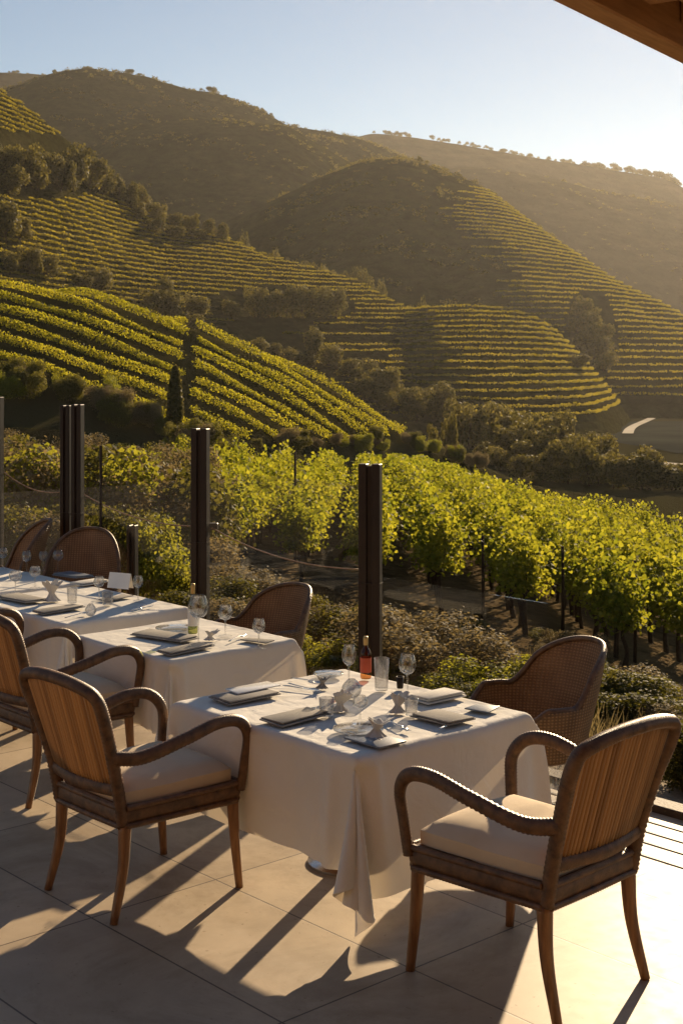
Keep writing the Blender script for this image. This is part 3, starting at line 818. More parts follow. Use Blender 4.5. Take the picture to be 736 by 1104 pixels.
-510,-502,-493,-515,-547,-547,-521,-500,-505,-527,-542,-542,-529,-511,-511,-526,-543,-562,-579,-595,-502,-483,-509,-540,-544,-514,-508,-511,-522,-523,-526,-528,-526,-524,-525,-527,-527,-528,-528,-527,
-527,-527,-526,-525,-524,-523,-523,-523,-522,-523,-521,-519,-521,-521,-525,-528,-525,-533,-541,-521,-511,-506,-494,-520,-546,-525,-501,-503,-525,-539,-536,-520,-505,-516,-534,-552,-569,-583,-595,-605,
-481,-487,-506,-535,-544,-517,-513,-515,-524,-524,-528,-529,-526,-526,-528,-529,-529,-529,-529,-529,-529,-528,-527,-526,-525,-524,-524,-524,-523,-524,-522,-520,-522,-522,-526,-529,-526,-532,-539,-522,
-513,-510,-496,-527,-531,-507,-501,-523,-535,-528,-510,-504,-524,-540,-556,-569,-578,-585,-590,-594,-509,-501,-495,-525,-543,-519,-517,-518,-526,-525,-530,-528,-526,-528,-530,-531,-530,-531,-531,-531,
-530,-530,-529,-528,-527,-526,-525,-524,-524,-524,-523,-522,-524,-524,-527,-529,-528,-532,-538,-523,-517,-514,-499,-530,-513,-500,-522,-529,-517,-502,-507,-525,-541,-550,-557,-560,-562,-563,-564,-566,
-537,-530,-522,-514,-540,-522,-522,-522,-525,-527,-532,-528,-529,-531,-532,-531,-532,-532,-532,-532,-532,-531,-530,-529,-528,-527,-526,-525,-525,-524,-524,-524,-524,-525,-527,-529,-529,-531,-535,-525,
-526,-512,-505,-522,-501,-522,-521,-505,-499,-515,-525,-530,-532,-532,-532,-532,-533,-534,-537,-540,-532,-533,-534,-534,-535,-533,-532,-531,-532,-532,-533,-533,-533,-534,-533,-533,-533,-533,-534,-534,
-535,-534,-534,-534,-533,-532,-532,-531,-530,-530,-530,-530,-530,-530,-531,-532,-533,-534,-534,-533,-526,-526,-525,-506,-522,-507,-494,-504,-506,-505,-504,-503,-502,-503,-503,-505,-507,-509,-511,-516,
-505,-505,-505,-505,-505,-510,-510,-510,-511,-512,-514,-515,-517,-518,-518,-519,-519,-519,-519,-519,-518,-517,-516,-515,-513,-512,-511,-509,-508,-508,-507,-507,-508,-508,-509,-510,-512,-513,-515,-518,
-519,-525,-526,-519,-496,-490,-482,-478,-476,-476,-477,-478,-479,-480,-482,-483,-484,-487,-490,-491,-477,-476,-475,-475,-476,-478,-479,-479,-480,-482,-483,-485,-486,-487,-488,-489,-489,-489,-489,-488,
-488,-487,-485,-484,-483,-481,-480,-479,-478,-478,-477,-477,-478,-478,-479,-480,-482,-483,-484,-486,-487,-490,-496,-490,-472,-474,-475,-475,-475,-474,-473,-472,-471,-470,-469,-468,-468,-468,-469,-468,
-448,-447,-446,-447,-446,-448,-449,-449,-451,-452,-453,-455,-456,-457,-458,-459,-459,-459,-459,-459,-458,-457,-456,-454,-453,-451,-450,-449,-448,-448,-447,-447,-448,-448,-449,-450,-452,-453,-454,-456,
-457,-460,-462,-459,-455,-445,-446,-448,-449,-450,-449,-449,-448,-448,-447,-446,-446,-445,-445,-444,-419,-417,-417,-417,-417,-418,-419,-420,-421,-422,-424,-425,-426,-427,-428,-429,-429,-430,-429,-429,
-428,-427,-426,-424,-423,-422,-420,-419,-418,-418,-418,-418,-418,-419,-420,-421,-422,-423,-425,-426,-427,-430,-431,-430,-427,-427,-426,-425,-424,-423,-422,-421,-420,-419,-418,-417,-417,-417,-416,-417,
-389,-388,-388,-387,-387,-388,-389,-390,-391,-392,-394,-395,-396,-398,-399,-399,-400,-400,-400,-399,-398,-397,-396,-395,-393,-392,-391,-390,-389,-388,-388,-388,-388,-389,-390,-391,-392,-393,-395,-396,
-397,-399,-401,-400,-400,-400,-399,-398,-397,-396,-394,-393,-392,-390,-389,-388,-387,-387,-387,-387,-359,-359,-358,-358,-358,-359,-359,-360,-361,-363,-364,-365,-367,-368,-369,-369,-370,-370,-370,-369,
-368,-367,-366,-365,-363,-362,-361,-360,-359,-358,-358,-358,-358,-359,-360,-361,-362,-364,-365,-366,-368,-369,-371,-371,-370,-370,-370,-369,-368,-366,-365,-363,-362,-361,-359,-358,-358,-357,-357,-357,
-330,-329,-328,-328,-328,-329,-329,-330,-332,-333,-334,-336,-337,-338,-339,-340,-340,-340,-340,-339,-339,-338,-336,-335,-334,-332,-331,-330,-329,-328,-328,-328,-329,-329,-330,-331,-333,-334,-335,-337,
-338,-339,-341,-341,-341,-340,-340,-339,-338,-337,-335,-334,-332,-331,-330,-329,-328,-328,-328,-328,-300,-299,-298,-298,-298,-299,-300,-301,-302,-303,-304,-306,-307,-308,-309,-310,-310,-310,-310,-310,
-309,-308,-306,-305,-304,-302,-301,-300,-299,-299,-298,-298,-299,-299,-300,-301,-303,-304,-305,-307,-308,-310,-311,-311,-311,-311,-310,-309,-308,-307,-305,-304,-303,-301,-300,-299,-298,-298,-298,-298,
-270,-269,-269,-269,-268,-269,-270,-271,-272,-273,-275,-276,-277,-278,-279,-280,-280,-281,-280,-280,-279,-278,-277,-275,-274,-273,-271,-270,-269,-269,-269,-269,-269,-270,-270,-272,-273,-274,-276,-277,
-278,-280,-281,-281,-281,-281,-280,-279,-278,-277,-276,-274,-273,-271,-270,-269,-268,-268,-268,-268,-240,-239,-239,-239,-239,-239,-240,-241,-242,-243,-245,-246,-247,-249,-250,-250,-251,-251,-250,-250,
-249,-248,-247,-246,-244,-243,-242,-240,-240,-239,-239,-239,-239,-240,-241,-242,-243,-244,-246,-247,-248,-250,-251,-251,-251,-251,-250,-250,-249,-247,-246,-244,-243,-242,-241,-240,-239,-238,-238,-239,
-210,-210,-209,-209,-209,-209,-210,-211,-212,-214,-215,-216,-218,-219,-220,-220,-221,-221,-221,-220,-219,-218,-217,-216,-214,-213,-212,-211,-210,-209,-209,-209,-209,-210,-211,-212,-213,-215,-216,-217,
-219,-220,-221,-221,-221,-221,-221,-220,-219,-218,-216,-215,-214,-212,-211,-210,-210,-209,-209,-209,-181,-180,-179,-179,-179,-180,-180,-181,-182,-184,-185,-187,-188,-189,-190,-191,-191,-191,-191,-190,
-190,-188,-187,-186,-185,-183,-182,-181,-180,-179,-179,-179,-180,-180,-181,-182,-183,-185,-186,-188,-189,-190,-191,-191,-191,-191,-191,-190,-189,-188,-187,-185,-184,-183,-182,-181,-180,-180,-179,-180,
-151,-150,-149,-149,-149,-150,-151,-151,-153,-154,-155,-157,-158,-159,-160,-161,-161,-161,-161,-161,-160,-159,-157,-156,-155,-153,-152,-151,-150,-150,-149,-149,-150,-150,-151,-152,-154,-155,-156,-158,
-159,-160,-161,-161,-162,-161,-161,-160,-159,-158,-157,-155,-154,-153,-152,-151,-150,-150,-150,-150,-121,-120,-120,-119,-120,-120,-121,-122,-123,-124,-126,-127,-128,-129,-130,-131,-131,-131,-131,-131,
-130,-129,-128,-126,-125,-124,-122,-121,-120,-120,-119,-120,-120,-121,-121,-123,-124,-125,-127,-128,-129,-130,-131,-132,-132,-132,-131,-130,-129,-128,-127,-126,-124,-123,-122,-121,-121,-120,-120,-120,
-91,-90,-90,-90,-90,-90,-91,-92,-93,-94,-96,-97,-98,-100,-100,-101,-102,-102,-101,-101,-100,-99,-98,-96,-95,-94,-92,-91,-91,-90,-90,-90,-90,-91,-92,-93,-94,-95,-97,-98,
-99,-100,-101,-102,-102,-102,-101,-101,-100,-99,-97,-96,-95,-93,-92,-91,-91,-91,-91,-91,-61,-61,-60,-60,-60,-60,-61,-62,-63,-65,-66,-67,-69,-70,-71,-71,-72,-72,-72,-71,
-70,-69,-68,-67,-65,-64,-63,-62,-61,-60,-60,-60,-60,-61,-62,-63,-64,-66,-67,-68,-69,-71,-71,-72,-72,-72,-72,-71,-70,-69,-67,-66,-65,-64,-63,-62,-61,-61,-61,-61,
-31,-31,-30,-30,-30,-31,-31,-32,-33,-35,-36,-37,-39,-40,-41,-42,-42,-42,-42,-41,-40,-39,-38,-37,-35,-34,-33,-32,-31,-30,-30,-30,-30,-31,-32,-33,-34,-36,-37,-38,
-40,-41,-41,-42,-42,-42,-42,-41,-40,-39,-38,-36,-35,-34,-33,-32,-31,-31,-31,-32,-2,-1,-1,0,-1,-1,-2,-3,-4,-5,-6,-8,-9,-10,-11,-12,-12,-12,-12,-11,
-11,-10,-8,-7,-6,-4,-3,-2,-1,-1,0,0,-1,-1,-2,-3,-5,-6,-7,-9,-10,-11,-12,-12,-12,-12,-12,-11,-10,-9,-8,-7,-5,-4,-3,-2,-2,-1,-1,-2,
28,29,29,29,29,29,28,27,26,25,23,22,21,20,19,18,18,18,18,18,19,20,21,23,24,26,27,28,29,29,30,30,29,29,28,27,25,24,22,21,
20,19,18,18,17,17,18,19,19,21,22,23,24,26,27,27,28,28,28,28,57,58,59,59,59,58,58,57,56,55,53,52,51,49,49,48,47,47,48,48,
49,50,51,53,54,55,57,58,59,59,59,59,59,58,57,56,55,54,52,51,50,49,48,47,47,47,48,48,49,50,52,53,54,55,56,57,58,58,58,57,
87,88,88,88,88,88,88,87,86,84,83,82,80,79,78,78,77,77,77,78,79,80,81,82,84,85,86,87,88,89,89,89,89,88,87,86,85,83,82,81,
80,79,78,77,77,77,77,78,79,80,81,83,84,85,86,87,87,87,87,87,116,117,118,118,118,118,117,116,115,114,113,111,110,109,108,107,107,107,107,108,
109,110,111,112,114,115,116,117,118,119,119,119,119,118,117,116,115,113,112,111,109,108,108,107,107,107,107,108,109,110,111,112,114,115,116,116,117,117,117,116,
145,146,147,148,148,147,147,146,145,144,143,141,140,139,138,137,137,137,137,138,138,139,141,142,143,145,146,147,148,149,149,149,148,148,147,146,144,143,142,140,
139,138,137,137,137,137,137,138,139,140,141,142,143,144,145,146,146,146,146,145,174,176,177,177,177,177,177,176,175,174,172,171,170,169,168,167,167,167,167,167,
168,169,171,172,173,175,176,177,178,178,179,179,178,178,177,176,174,173,172,170,169,168,167,167,166,166,167,167,168,169,171,172,173,174,175,176,176,176,175,175,
203,205,206,207,207,207,206,206,205,203,202,201,200,198,198,197,197,196,197,197,198,199,200,202,203,204,206,207,208,208,208,208,208,207,206,205,204,203,201,200,
199,198,197,196,196,196,197,197,198,199,200,202,203,204,205,205,205,205,205,204,232,234,235,236,236,236,236,235,234,233,232,231,229,228,227,227,226,226,226,227,
228,229,230,231,233,234,235,237,237,238,238,238,238,237,236,235,234,233,231,230,229,228,227,226,226,226,226,227,228,229,230,231,232,233,234,235,235,234,234,232,
261,263,264,265,266,266,265,265,264,263,262,260,259,258,257,256,256,256,256,257,258,259,260,261,263,264,265,266,267,268,268,268,268,267,266,265,264,262,261,260,
258,257,257,256,256,256,256,257,258,259,260,261,262,263,264,264,264,264,263,261,290,292,293,294,295,295,295,294,293,292,291,290,289,288,287,286,286,286,286,287,
287,289,290,291,292,294,295,296,297,298,298,298,297,297,296,295,294,292,291,289,288,287,286,286,286,286,286,286,287,288,289,291,292,292,293,293,293,293,291,290,
319,321,322,323,324,325,324,324,323,322,321,320,319,318,317,316,316,316,316,316,317,318,320,321,322,324,325,326,327,327,328,328,327,327,326,325,323,322,321,319,
318,317,316,316,315,315,316,316,317,318,319,320,321,322,322,322,322,321,320,318,347,349,351,352,353,354,354,353,353,352,351,349,348,347,346,346,346,345,346,346,
347,348,349,351,352,353,355,356,357,357,357,357,357,356,356,354,353,352,350,349,348,347,346,345,345,345,345,346,347,348,349,350,350,351,351,351,351,350,349,347,
375,378,380,381,382,383,383,383,382,381,380,379,378,377,376,376,375,375,376,376,377,378,379,381,382,383,384,386,386,387,387,387,387,386,385,384,383,382,380,379,
378,377,376,375,375,375,375,376,376,377,378,379,380,380,381,381,380,379,377,375,403,406,409,410,411,412,413,412,412,411,410,409,408,407,406,405,405,405,405,406,
407,408,409,410,412,413,414,415,416,417,417,417,417,416,415,414,413,411,410,409,408,406,406,405,404,404,405,405,406,407,408,408,409,410,410,410,409,407,406,403,
431,434,437,439,440,441,442,442,441,440,440,439,438,437,436,435,435,435,435,436,437,438,439,440,442,443,444,445,446,447,447,447,447,446,445,444,443,441,440,439,
437,436,436,435,434,434,434,435,435,436,437,438,438,439,439,438,437,435,433,430,458,462,465,467,469,471,471,471,471,470,469,468,467,466,466,465,465,465,465,466,
466,467,469,470,471,473,474,475,476,476,477,477,476,476,475,474,472,471,470,468,467,466,466,464,464,464,464,464,465,465,466,466,466,465,465,463,462,460,457,454,
481,486,491,495,498,500,500,500,500,499,498,498,497,496,495,495,494,494,494,495,495,496,498,499,501,502,503,504,505,506,506,506,506,505,504,503,502,501,499,498,
497,496,496,494,494,493,493,493,493,493,493,493,493,492,491,490,488,485,481,477,484,494,506,518,525,529,529,529,529,528,527,526,525,525,524,524,523,523,523,523,
524,524,525,526,527,528,529,530,530,531,531,531,531,531,531,530,530,530,529,528,527,526,525,524,523,523,522,522,522,522,522,522,522,521,520,518,516,512,508,504,
507,521,534,542,552,524,524,528,529,529,529,528,528,527,527,526,526,527,527,527,527,526,526,526,526,526,526,528,530,531,532,532,533,533,533,533,533,533,533,535,
542,546,524,524,553,551,550,549,549,549,549,549,548,547,546,543,540,536,531,524,533,547,558,570,553,524,524,524,526,527,527,527,527,527,527,527,527,527,527,527,
526,526,526,526,526,526,524,528,530,531,532,533,534,535,537,538,539,541,544,548,551,549,545,524,547,578,578,578,578,578,577,577,576,574,572,569,565,559,553,544,
241,243,245,245,243,242,241,238,233,231,228,226,225,223,222,221,221,221,221,222,222,223,225,226,227,229,230,231,232,233,233,234,233,232,231,230,229,227,225,223,
221,218,216,214,212,211,210,208,204,194,175,156,139,123,106,87,66,45,28,13,266,268,271,272,271,271,269,267,263,260,258,256,254,253,252,251,251,250,251,251,
252,253,254,256,257,259,260,261,262,263,263,263,263,262,261,260,259,257,255,253,251,248,245,243,242,241,239,237,231,216,196,177,160,143,124,102,80,62,45,29,
291,294,297,300,299,299,298,296,292,290,287,286,284,283,281,281,280,280,280,281,282,283,284,286,287,288,290,291,292,292,293,293,293,292,291,290,288,287,285,283,
281,278,275,273,272,270,269,266,256,237,217,199,182,163,140,117,99,81,63,45,316,320,324,327,327,328,327,325,322,319,317,315,314,312,311,310,310,310,310,311,
311,313,314,315,317,318,320,321,322,322,323,323,322,322,321,319,318,316,315,313,311,308,305,303,301,300,298,293,279,258,239,222,203,180,156,137,118,100,81,62,
342,346,351,354,355,356,356,355,351,349,347,345,343,342,341,340,340,339,340,340,341,342,344,345,347,348,349,350,351,352,353,353,352,352,350,349,348,346,344,342,
340,338,335,333,331,330,327,318,300,280,262,243,221,196,177,157,138,118,98,77,368,373,378,382,384,385,385,384,380,378,376,375,373,371,370,370,369,369,369,370,
371,372,373,375,376,378,379,380,381,382,382,383,382,381,380,379,378,376,374,372,370,367,364,362,361,359,355,342,321,302,284,262,237,217,197,177,157,136,114,90,
395,401,406,410,413,414,415,413,410,408,406,404,403,401,400,399,399,399,399,400,401,402,403,405,406,408,409,410,411,412,412,412,412,411,410,409,408,406,404,402,
400,397,394,392,391,388,381,364,343,324,303,278,258,238,218,197,176,153,127,99,421,428,434,439,442,443,444,442,439,437,436,434,432,431,430,429,429,429,429,429,
430,432,433,434,436,437,439,440,441,441,442,442,442,441,440,439,437,436,434,432,429,427,424,422,420,417,405,385,365,345,320,299,279,259,238,216,192,165,136,107,
448,456,462,467,471,473,473,472,469,467,465,464,462,461,460,459,458,458,459,459,460,461,463,464,466,467,469,470,471,471,472,472,472,471,470,468,467,466,464,462,
459,456,454,452,450,444,427,406,387,362,340,320,300,279,256,231,203,174,145,118,473,483,490,496,500,502,502,501,498,497,495,493,492,490,489,489,488,488,488,489,
490,491,492,494,496,497,498,500,501,501,502,502,501,501,500,498,497,495,494,491,489,486,483,481,479,468,448,428,404,382,362,341,320,297,271,242,212,184,157,130,
494,510,518,525,529,531,532,530,528,526,525,523,521,520,519,518,518,518,518,519,520,521,522,524,525,527,528,529,530,531,531,532,531,531,529,528,527,525,523,521,
518,515,513,511,506,490,470,446,424,403,383,361,337,310,280,252,224,197,169,141,512,534,547,554,558,561,561,560,558,556,554,553,551,550,549,548,548,548,548,549,
549,551,552,554,555,557,558,559,560,561,561,561,561,560,559,558,557,555,553,551,548,545,543,540,532,511,489,467,445,424,402,377,348,320,292,265,236,207,178,147,
527,554,571,582,588,590,590,589,587,586,584,582,581,580,579,578,577,577,578,578,579,581,582,583,585,587,588,589,590,591,591,591,591,590,589,588,586,585,583,581,
577,574,572,569,554,533,510,488,467,444,417,387,360,332,304,274,243,212,180,148,535,567,597,610,617,620,620,619,617,616,614,612,611,610,608,608,607,607,607,608,
609,610,612,613,615,616,618,619,620,621,621,621,621,620,619,618,616,615,613,610,607,603,602,595,576,554,530,509,485,456,426,398,370,339,308,276,243,210,177,144,
542,574,606,637,646,649,649,648,647,645,644,642,641,639,638,637,637,637,637,638,639,640,642,643,645,646,648,649,650,650,651,651,650,650,649,647,646,644,643,640,
635,632,630,620,598,574,552,525,494,466,436,404,372,339,306,273,240,208,175,143,547,580,612,644,676,679,679,678,677,676,674,672,671,669,668,667,667,667,667,668,
669,670,672,673,675,676,678,679,680,681,681,681,681,680,679,678,676,675,673,670,666,659,651,642,618,594,563,533,502,469,436,403,370,337,305,272,239,207,174,143,
547,579,612,645,677,698,699,699,699,698,697,696,695,694,694,693,693,693,693,693,694,694,695,696,697,698,699,700,700,701,701,701,700,700,699,698,698,697,696,695,
696,696,690,645,631,599,567,535,502,469,436,403,371,338,305,273,240,208,175,143,546,579,612,645,677,698,694,694,694,694,694,694,694,694,694,694,694,694,694,694,
694,694,694,694,694,694,694,694,694,694,694,694,694,694,694,694,694,694,694,694,694,696,696,663,636,603,570,537,505,472,439,406,373,341,308,275,242,210,177,144,
545,577,610,642,676,698,694,694,694,694,694,694,694,694,694,694,694,694,694,694,694,694,694,694,694,694,694,694,694,694,694,694,694,694,694,694,694,694,694,694,
694,695,696,665,632,603,571,538,506,474,441,409,376,343,310,277,245,212,179,146,543,576,608,641,674,698,694,694,694,694,694,694,694,694,694,694,694,694,694,694,
694,694,694,694,694,694,694,694,694,694,694,694,694,694,694,694,694,694,694,694,694,694,696,672,640,607,574,541,509,476,443,410,377,345,312,279,246,213,180,148,
541,573,606,639,673,698,694,694,694,694,694,694,694,694,694,694,694,694,694,694,694,694,694,694,694,694,694,694,694,694,694,694,694,694,694,694,694,694,694,694,
694,694,697,673,640,607,574,541,509,476,443,410,378,345,312,280,247,215,182,149,539,572,605,638,671,697,694,694,694,694,694,694,694,694,694,694,694,694,694,694,
694,694,694,694,694,694,694,694,694,694,694,694,694,694,694,694,694,694,694,694,694,694,699,675,641,608,576,543,510,477,444,412,379,346,313,281,248,216,183,151,
537,570,603,636,669,696,694,694,694,694,694,694,694,694,694,694,694,694,694,694,694,694,694,694,694,694,694,694,694,694,694,694,694,694,694,694,694,694,694,694,
694,694,700,677,643,610,577,544,512,479,446,413,381,348,315,282,250,217,185,153,535,568,601,634,667,695,694,694,694,694,694,694,694,694,694,694,694,694,694,694,
694,694,694,694,694,694,694,694,694,694,694,694,694,694,694,694,694,694,694,694,694,694,701,678,645,612,579,546,513,481,448,415,382,350,317,284,251,219,186,154,
534,566,599,632,665,695,694,694,694,694,694,694,694,694,694,694,694,694,694,694,694,694,694,694,694,694,694,694,694,694,694,694,694,694,694,694,694,694,694,694,
694,694,701,680,646,613,580,548,515,482,449,416,384,351,318,286,253,220,188,156,532,565,598,631,663,694,694,694,694,694,694,694,694,694,694,694,694,694,694,694,
694,694,694,694,694,694,694,694,694,694,694,694,694,694,694,694,694,694,694,694,694,694,702,681,647,614,582,549,516,483,451,418,385,353,320,287,255,222,189,157,
531,564,597,630,662,694,694,694,694,694,694,694,694,694,694,694,694,694,694,694,694,694,694,694,694,694,694,694,694,694,694,694,694,694,694,694,694,694,694,694,
694,694,702,682,648,615,583,550,517,485,452,419,387,354,321,289,256,223,191,158,531,564,597,630,662,693,694,694,694,694,694,694,694,694,694,694,694,694,694,694,
694,694,694,694,694,694,694,694,694,694,694,694,694,694,694,694,694,694,694,694,694,695,702,682,648,616,583,550,518,485,453,420,387,355,322,290,257,224,192,159,
531,564,597,630,662,693,694,694,694,694,694,694,694,694,694,694,694,694,694,694,694,694,694,694,694,694,694,694,694,694,694,694,694,694,694,694,694,694,694,694,
694,694,702,682,648,616,583,550,518,485,452,420,387,355,322,290,257,225,192,160,532,565,598,631,663,693,694,694,694,694,694,694,694,694,694,694,694,694,694,694,
694,694,694,694,694,694,694,694,694,694,694,694,694,694,694,694,694,694,694,694,694,694,702,682,648,615,582,550,517,485,452,420,387,355,322,290,257,225,192,160,
533,566,599,632,664,694,694,694,694,694,694,694,694,694,694,694,694,694,694,694,694,694,694,694,694,694,694,694,694,694,694,694,694,694,694,694,694,694,694,694,
694,694,701,681,647,614,582,549,516,484,451,419,386,354,321,289,257,224,192,159,534,567,600,633,666,694,694,694,694,694,694,694,694,694,694,694,694,694,694,694,
694,694,694,694,694,694,694,694,694,694,694,694,694,694,694,694,694,694,694,694,694,694,701,680,646,613,580,548,515,483,450,418,385,353,320,288,256,223,191,158,
536,569,602,635,668,694,694,694,694,694,694,694,694,694,694,694,694,694,694,694,694,694,694,694,694,694,694,694,694,694,694,694,694,694,694,694,694,694,694,694,
694,694,700,678,644,611,579,546,513,481,448,416,383,351,319,286,254,222,190,157,538,571,604,637,670,695,694,694,694,694,694,694,694,694,694,694,694,694,694,694,
694,694,694,694,694,694,694,694,694,694,694,694,694,694,694,694,694,694,694,694,694,694,699,676,643,610,577,544,512,479,447,414,382,349,317,285,252,220,188,156,
539,572,605,638,672,696,694,694,694,694,694,694,694,694,694,694,694,694,694,694,694,694,694,694,694,694,694,694,694,694,694,694,694,694,694,694,694,694,694,694,
694,694,698,675,641,608,576,543,510,477,445,412,380,347,315,283,251,219,186,154,541,574,607,640,673,697,694,694,694,694,694,694,694,694,694,694,694,694,694,694,
694,694,694,694,694,694,694,694,694,694,694,694,694,694,694,694,694,694,694,694,694,694,697,673,640,607,574,541,509,476,443,411,378,346,313,281,249,217,185,153,
543,576,609,642,675,698,694,694,694,694,694,694,694,694,694,694,694,694,694,694,694,694,694,694,694,694,694,694,694,694,694,694,694,694,694,694,694,694,694,694,
694,694,696,671,638,605,573,540,507,475,442,409,377,344,312,280,248,215,183,151,544,577,610,643,676,699,694,694,694,694,694,694,694,694,694,694,694,694,694,694,
694,694,694,694,694,694,694,694,694,694,694,694,694,694,694,694,694,694,694,694,694,694,695,670,637,604,572,539,506,473,441,408,376,343,311,279,247,214,182,150,
545,578,611,643,677,699,694,694,694,694,694,694,694,694,694,694,694,694,694,694,694,694,694,694,694,694,694,694,694,694,694,694,694,694,694,694,694,694,694,694,
694,694,695,669,636,604,571,538,505,473,440,408,375,343,310,278,246,214,182,150,545,578,611,644,677,699,694,694,694,694,694,694,694,694,694,694,694,694,694,694,
694,694,694,694,694,694,694,694,694,694,694,694,694,694,694,694,694,694,694,694,694,694,694,669,636,603,571,538,505,472,440,407,375,343,310,278,246,214,182,150,
545,578,611,644,677,699,694,694,694,694,694,694,694,694,694,694,694,694,694,694,694,694,694,694,694,694,694,694,694,694,694,694,694,694,694,694,694,694,694,694,
694,694,695,669,636,603,571,538,505,473,440,408,375,343,311,278,246,214,182,150,545,578,611,644,677,699,694,694,694,694,694,694,694,694,694,694,694,694,694,694,
694,694,694,694,694,694,694,694,694,694,694,694,694,694,694,694,694,694,694,694,694,694,695,670,637,604,571,539,506,473,441,408,376,344,311,279,247,215,183,151,
545,577,610,643,676,698,694,694,694,694,694,694,694,694,694,694,694,694,694,694,694,694,694,694,694,694,694,694,694,694,694,694,694,694,694,694,694,694,694,694,
694,694,696,671,638,605,572,540,507,474,442,410,377,345,313,281,249,217,185,153,544,577,609,642,675,698,694,694,694,694,694,694,694,694,694,694,694,694,694,694,
694,694,694,694,694,694,694,694,694,694,694,694,694,694,694,694,694,694,694,694,694,694,697,672,639,606,574,541,508,476,443,411,379,347,315,283,251,219,187,155,
544,576,609,641,674,697,694,694,694,694,694,694,694,694,694,694,694,694,694,694,694,694,694,694,694,694,694,694,694,694,694,694,694,694,694,694,694,694,694,694,
694,694,698,674,641,608,575,543,510,478,445,413,381,349,317,285,253,221,190,158,543,576,608,641,673,697,694,694,694,694,694,694,694,694,694,694,694,694,694,694,
694,694,694,694,694,694,694,694,694,694,694,694,694,694,694,694,694,694,694,694,694,694,699,676,642,610,577,545,512,480,448,416,384,352,320,288,256,224,192,160,
543,576,608,640,673,696,694,694,694,694,694,694,694,694,694,694,694,694,694,694,694,694,694,694,694,694,694,694,694,694,694,694,694,694,694,694,694,694,694,694,
694,694,700,678,644,612,579,547,514,482,450,418,386,354,323,291,259,227,195,163,544,576,608,640,673,696,694,694,694,694,694,694,694,694,694,694,694,694,694,694,
694,694,694,694,694,694,694,694,694,694,694,694,694,694,694,694,694,694,694,694,694,694,701,680,646,613,581,549,517,485,453,421,389,357,325,293,261,229,198,166,
546,578,609,641,673,696,694,694,694,694,694,694,694,694,694,694,694,694,694,694,694,694,694,694,694,694,694,694,694,694,694,694,694,694,694,694,694,694,694,694,
694,694,701,681,647,615,583,551,519,487,455,423,391,359,327,295,263,231,200,168,549,580,611,643,675,696,694,694,694,694,694,694,694,694,694,694,694,694,694,694,
694,694,694,694,694,694,694,694,694,694,694,694,694,694,694,694,694,694,694,694,694,694,701,682,648,617,584,552,520,488,456,423,391,359,328,296,264,233,201,170,
555,585,616,646,677,698,695,697,697,697,698,698,698,698,698,698,698,699,699,700,701,701,701,701,701,701,701,700,700,700,699,699,699,699,699,699,698,697,696,694,
694,694,701,684,649,617,584,552,520,488,456,424,392,360,328,297,265,234,203,172,557,586,614,643,671,696,693,692,691,690,690,691,691,691,691,692,692,692,691,691,
691,690,689,689,688,687,686,685,684,683,683,683,684,684,685,687,688,690,691,693,694,694,696,685,650,617,585,553,521,489,457,425,394,362,331,300,269,238,208,177,
556,583,610,637,666,667,664,662,661,661,661,661,661,661,662,662,662,662,662,661,661,660,659,658,657,656,656,655,654,653,653,653,654,654,655,657,658,660,662,664,
669,672,666,655,650,618,586,554,523,491,460,428,397,366,335,305,275,245,215,185,554,580,607,634,645,638,635,634,632,632,631,631,631,632,632,632,632,632,632,632,
631,630,630,629,628,627,626,625,624,623,623,623,624,625,626,627,629,631,634,637,640,642,649,627,621,615,584,553,523,492,461,431,400,370,340,310,281,252,223,195,]
NX_, NY_ = 60, 54
CV = np.array(CLOTH, float).reshape(3, -1).T / 1000.0
TOP = 0.703


def cloth_mesh(sx, sy, flip=False, hem=0.0, seed=0):
    V = CV.copy()
    V[:, 0] *= sx / 1.234
    V[:, 1] *= sy / 1.04
    if flip:
        V[:, :2] *= -1
    rg = np.random.default_rng(seed)
    top = V[:, 2] > 0.696
    V[:, 2] += np.where(top, 0.0012 * np.sin(V[:, 0] * 21 + 2 * np.sin(V[:, 1] * 9)) * np.sin(V[:, 1] * 17 + 1), 0)
    # ironed fold lines
    for ax, c in ((0, 0.02), (1, -0.03), (0, 0.33), (0, -0.31)):
        V[:, 2] += np.where(top, 0.0034 * np.exp(-((V[:, ax] - c) / 0.016) ** 2), 0)
    low = np.clip((0.69 - V[:, 2]) / 0.69, 0, 1)
    V[:, 2] = V[:, 2] + hem * low
    V[:, 2] = np.maximum(V[:, 2], 0.012)
    Q = [(j * NX_ + i, j * NX_ + i + 1, (j + 1) * NX_ + i + 1, (j + 1) * NX_ + i) for j in range(NY_ - 1) for i in range(NX_ - 1)]
    me = fast_mesh('tablecloth', V, Q)
    me.polygons.foreach_set('use_smooth', np.ones(len(Q), bool))
    return me


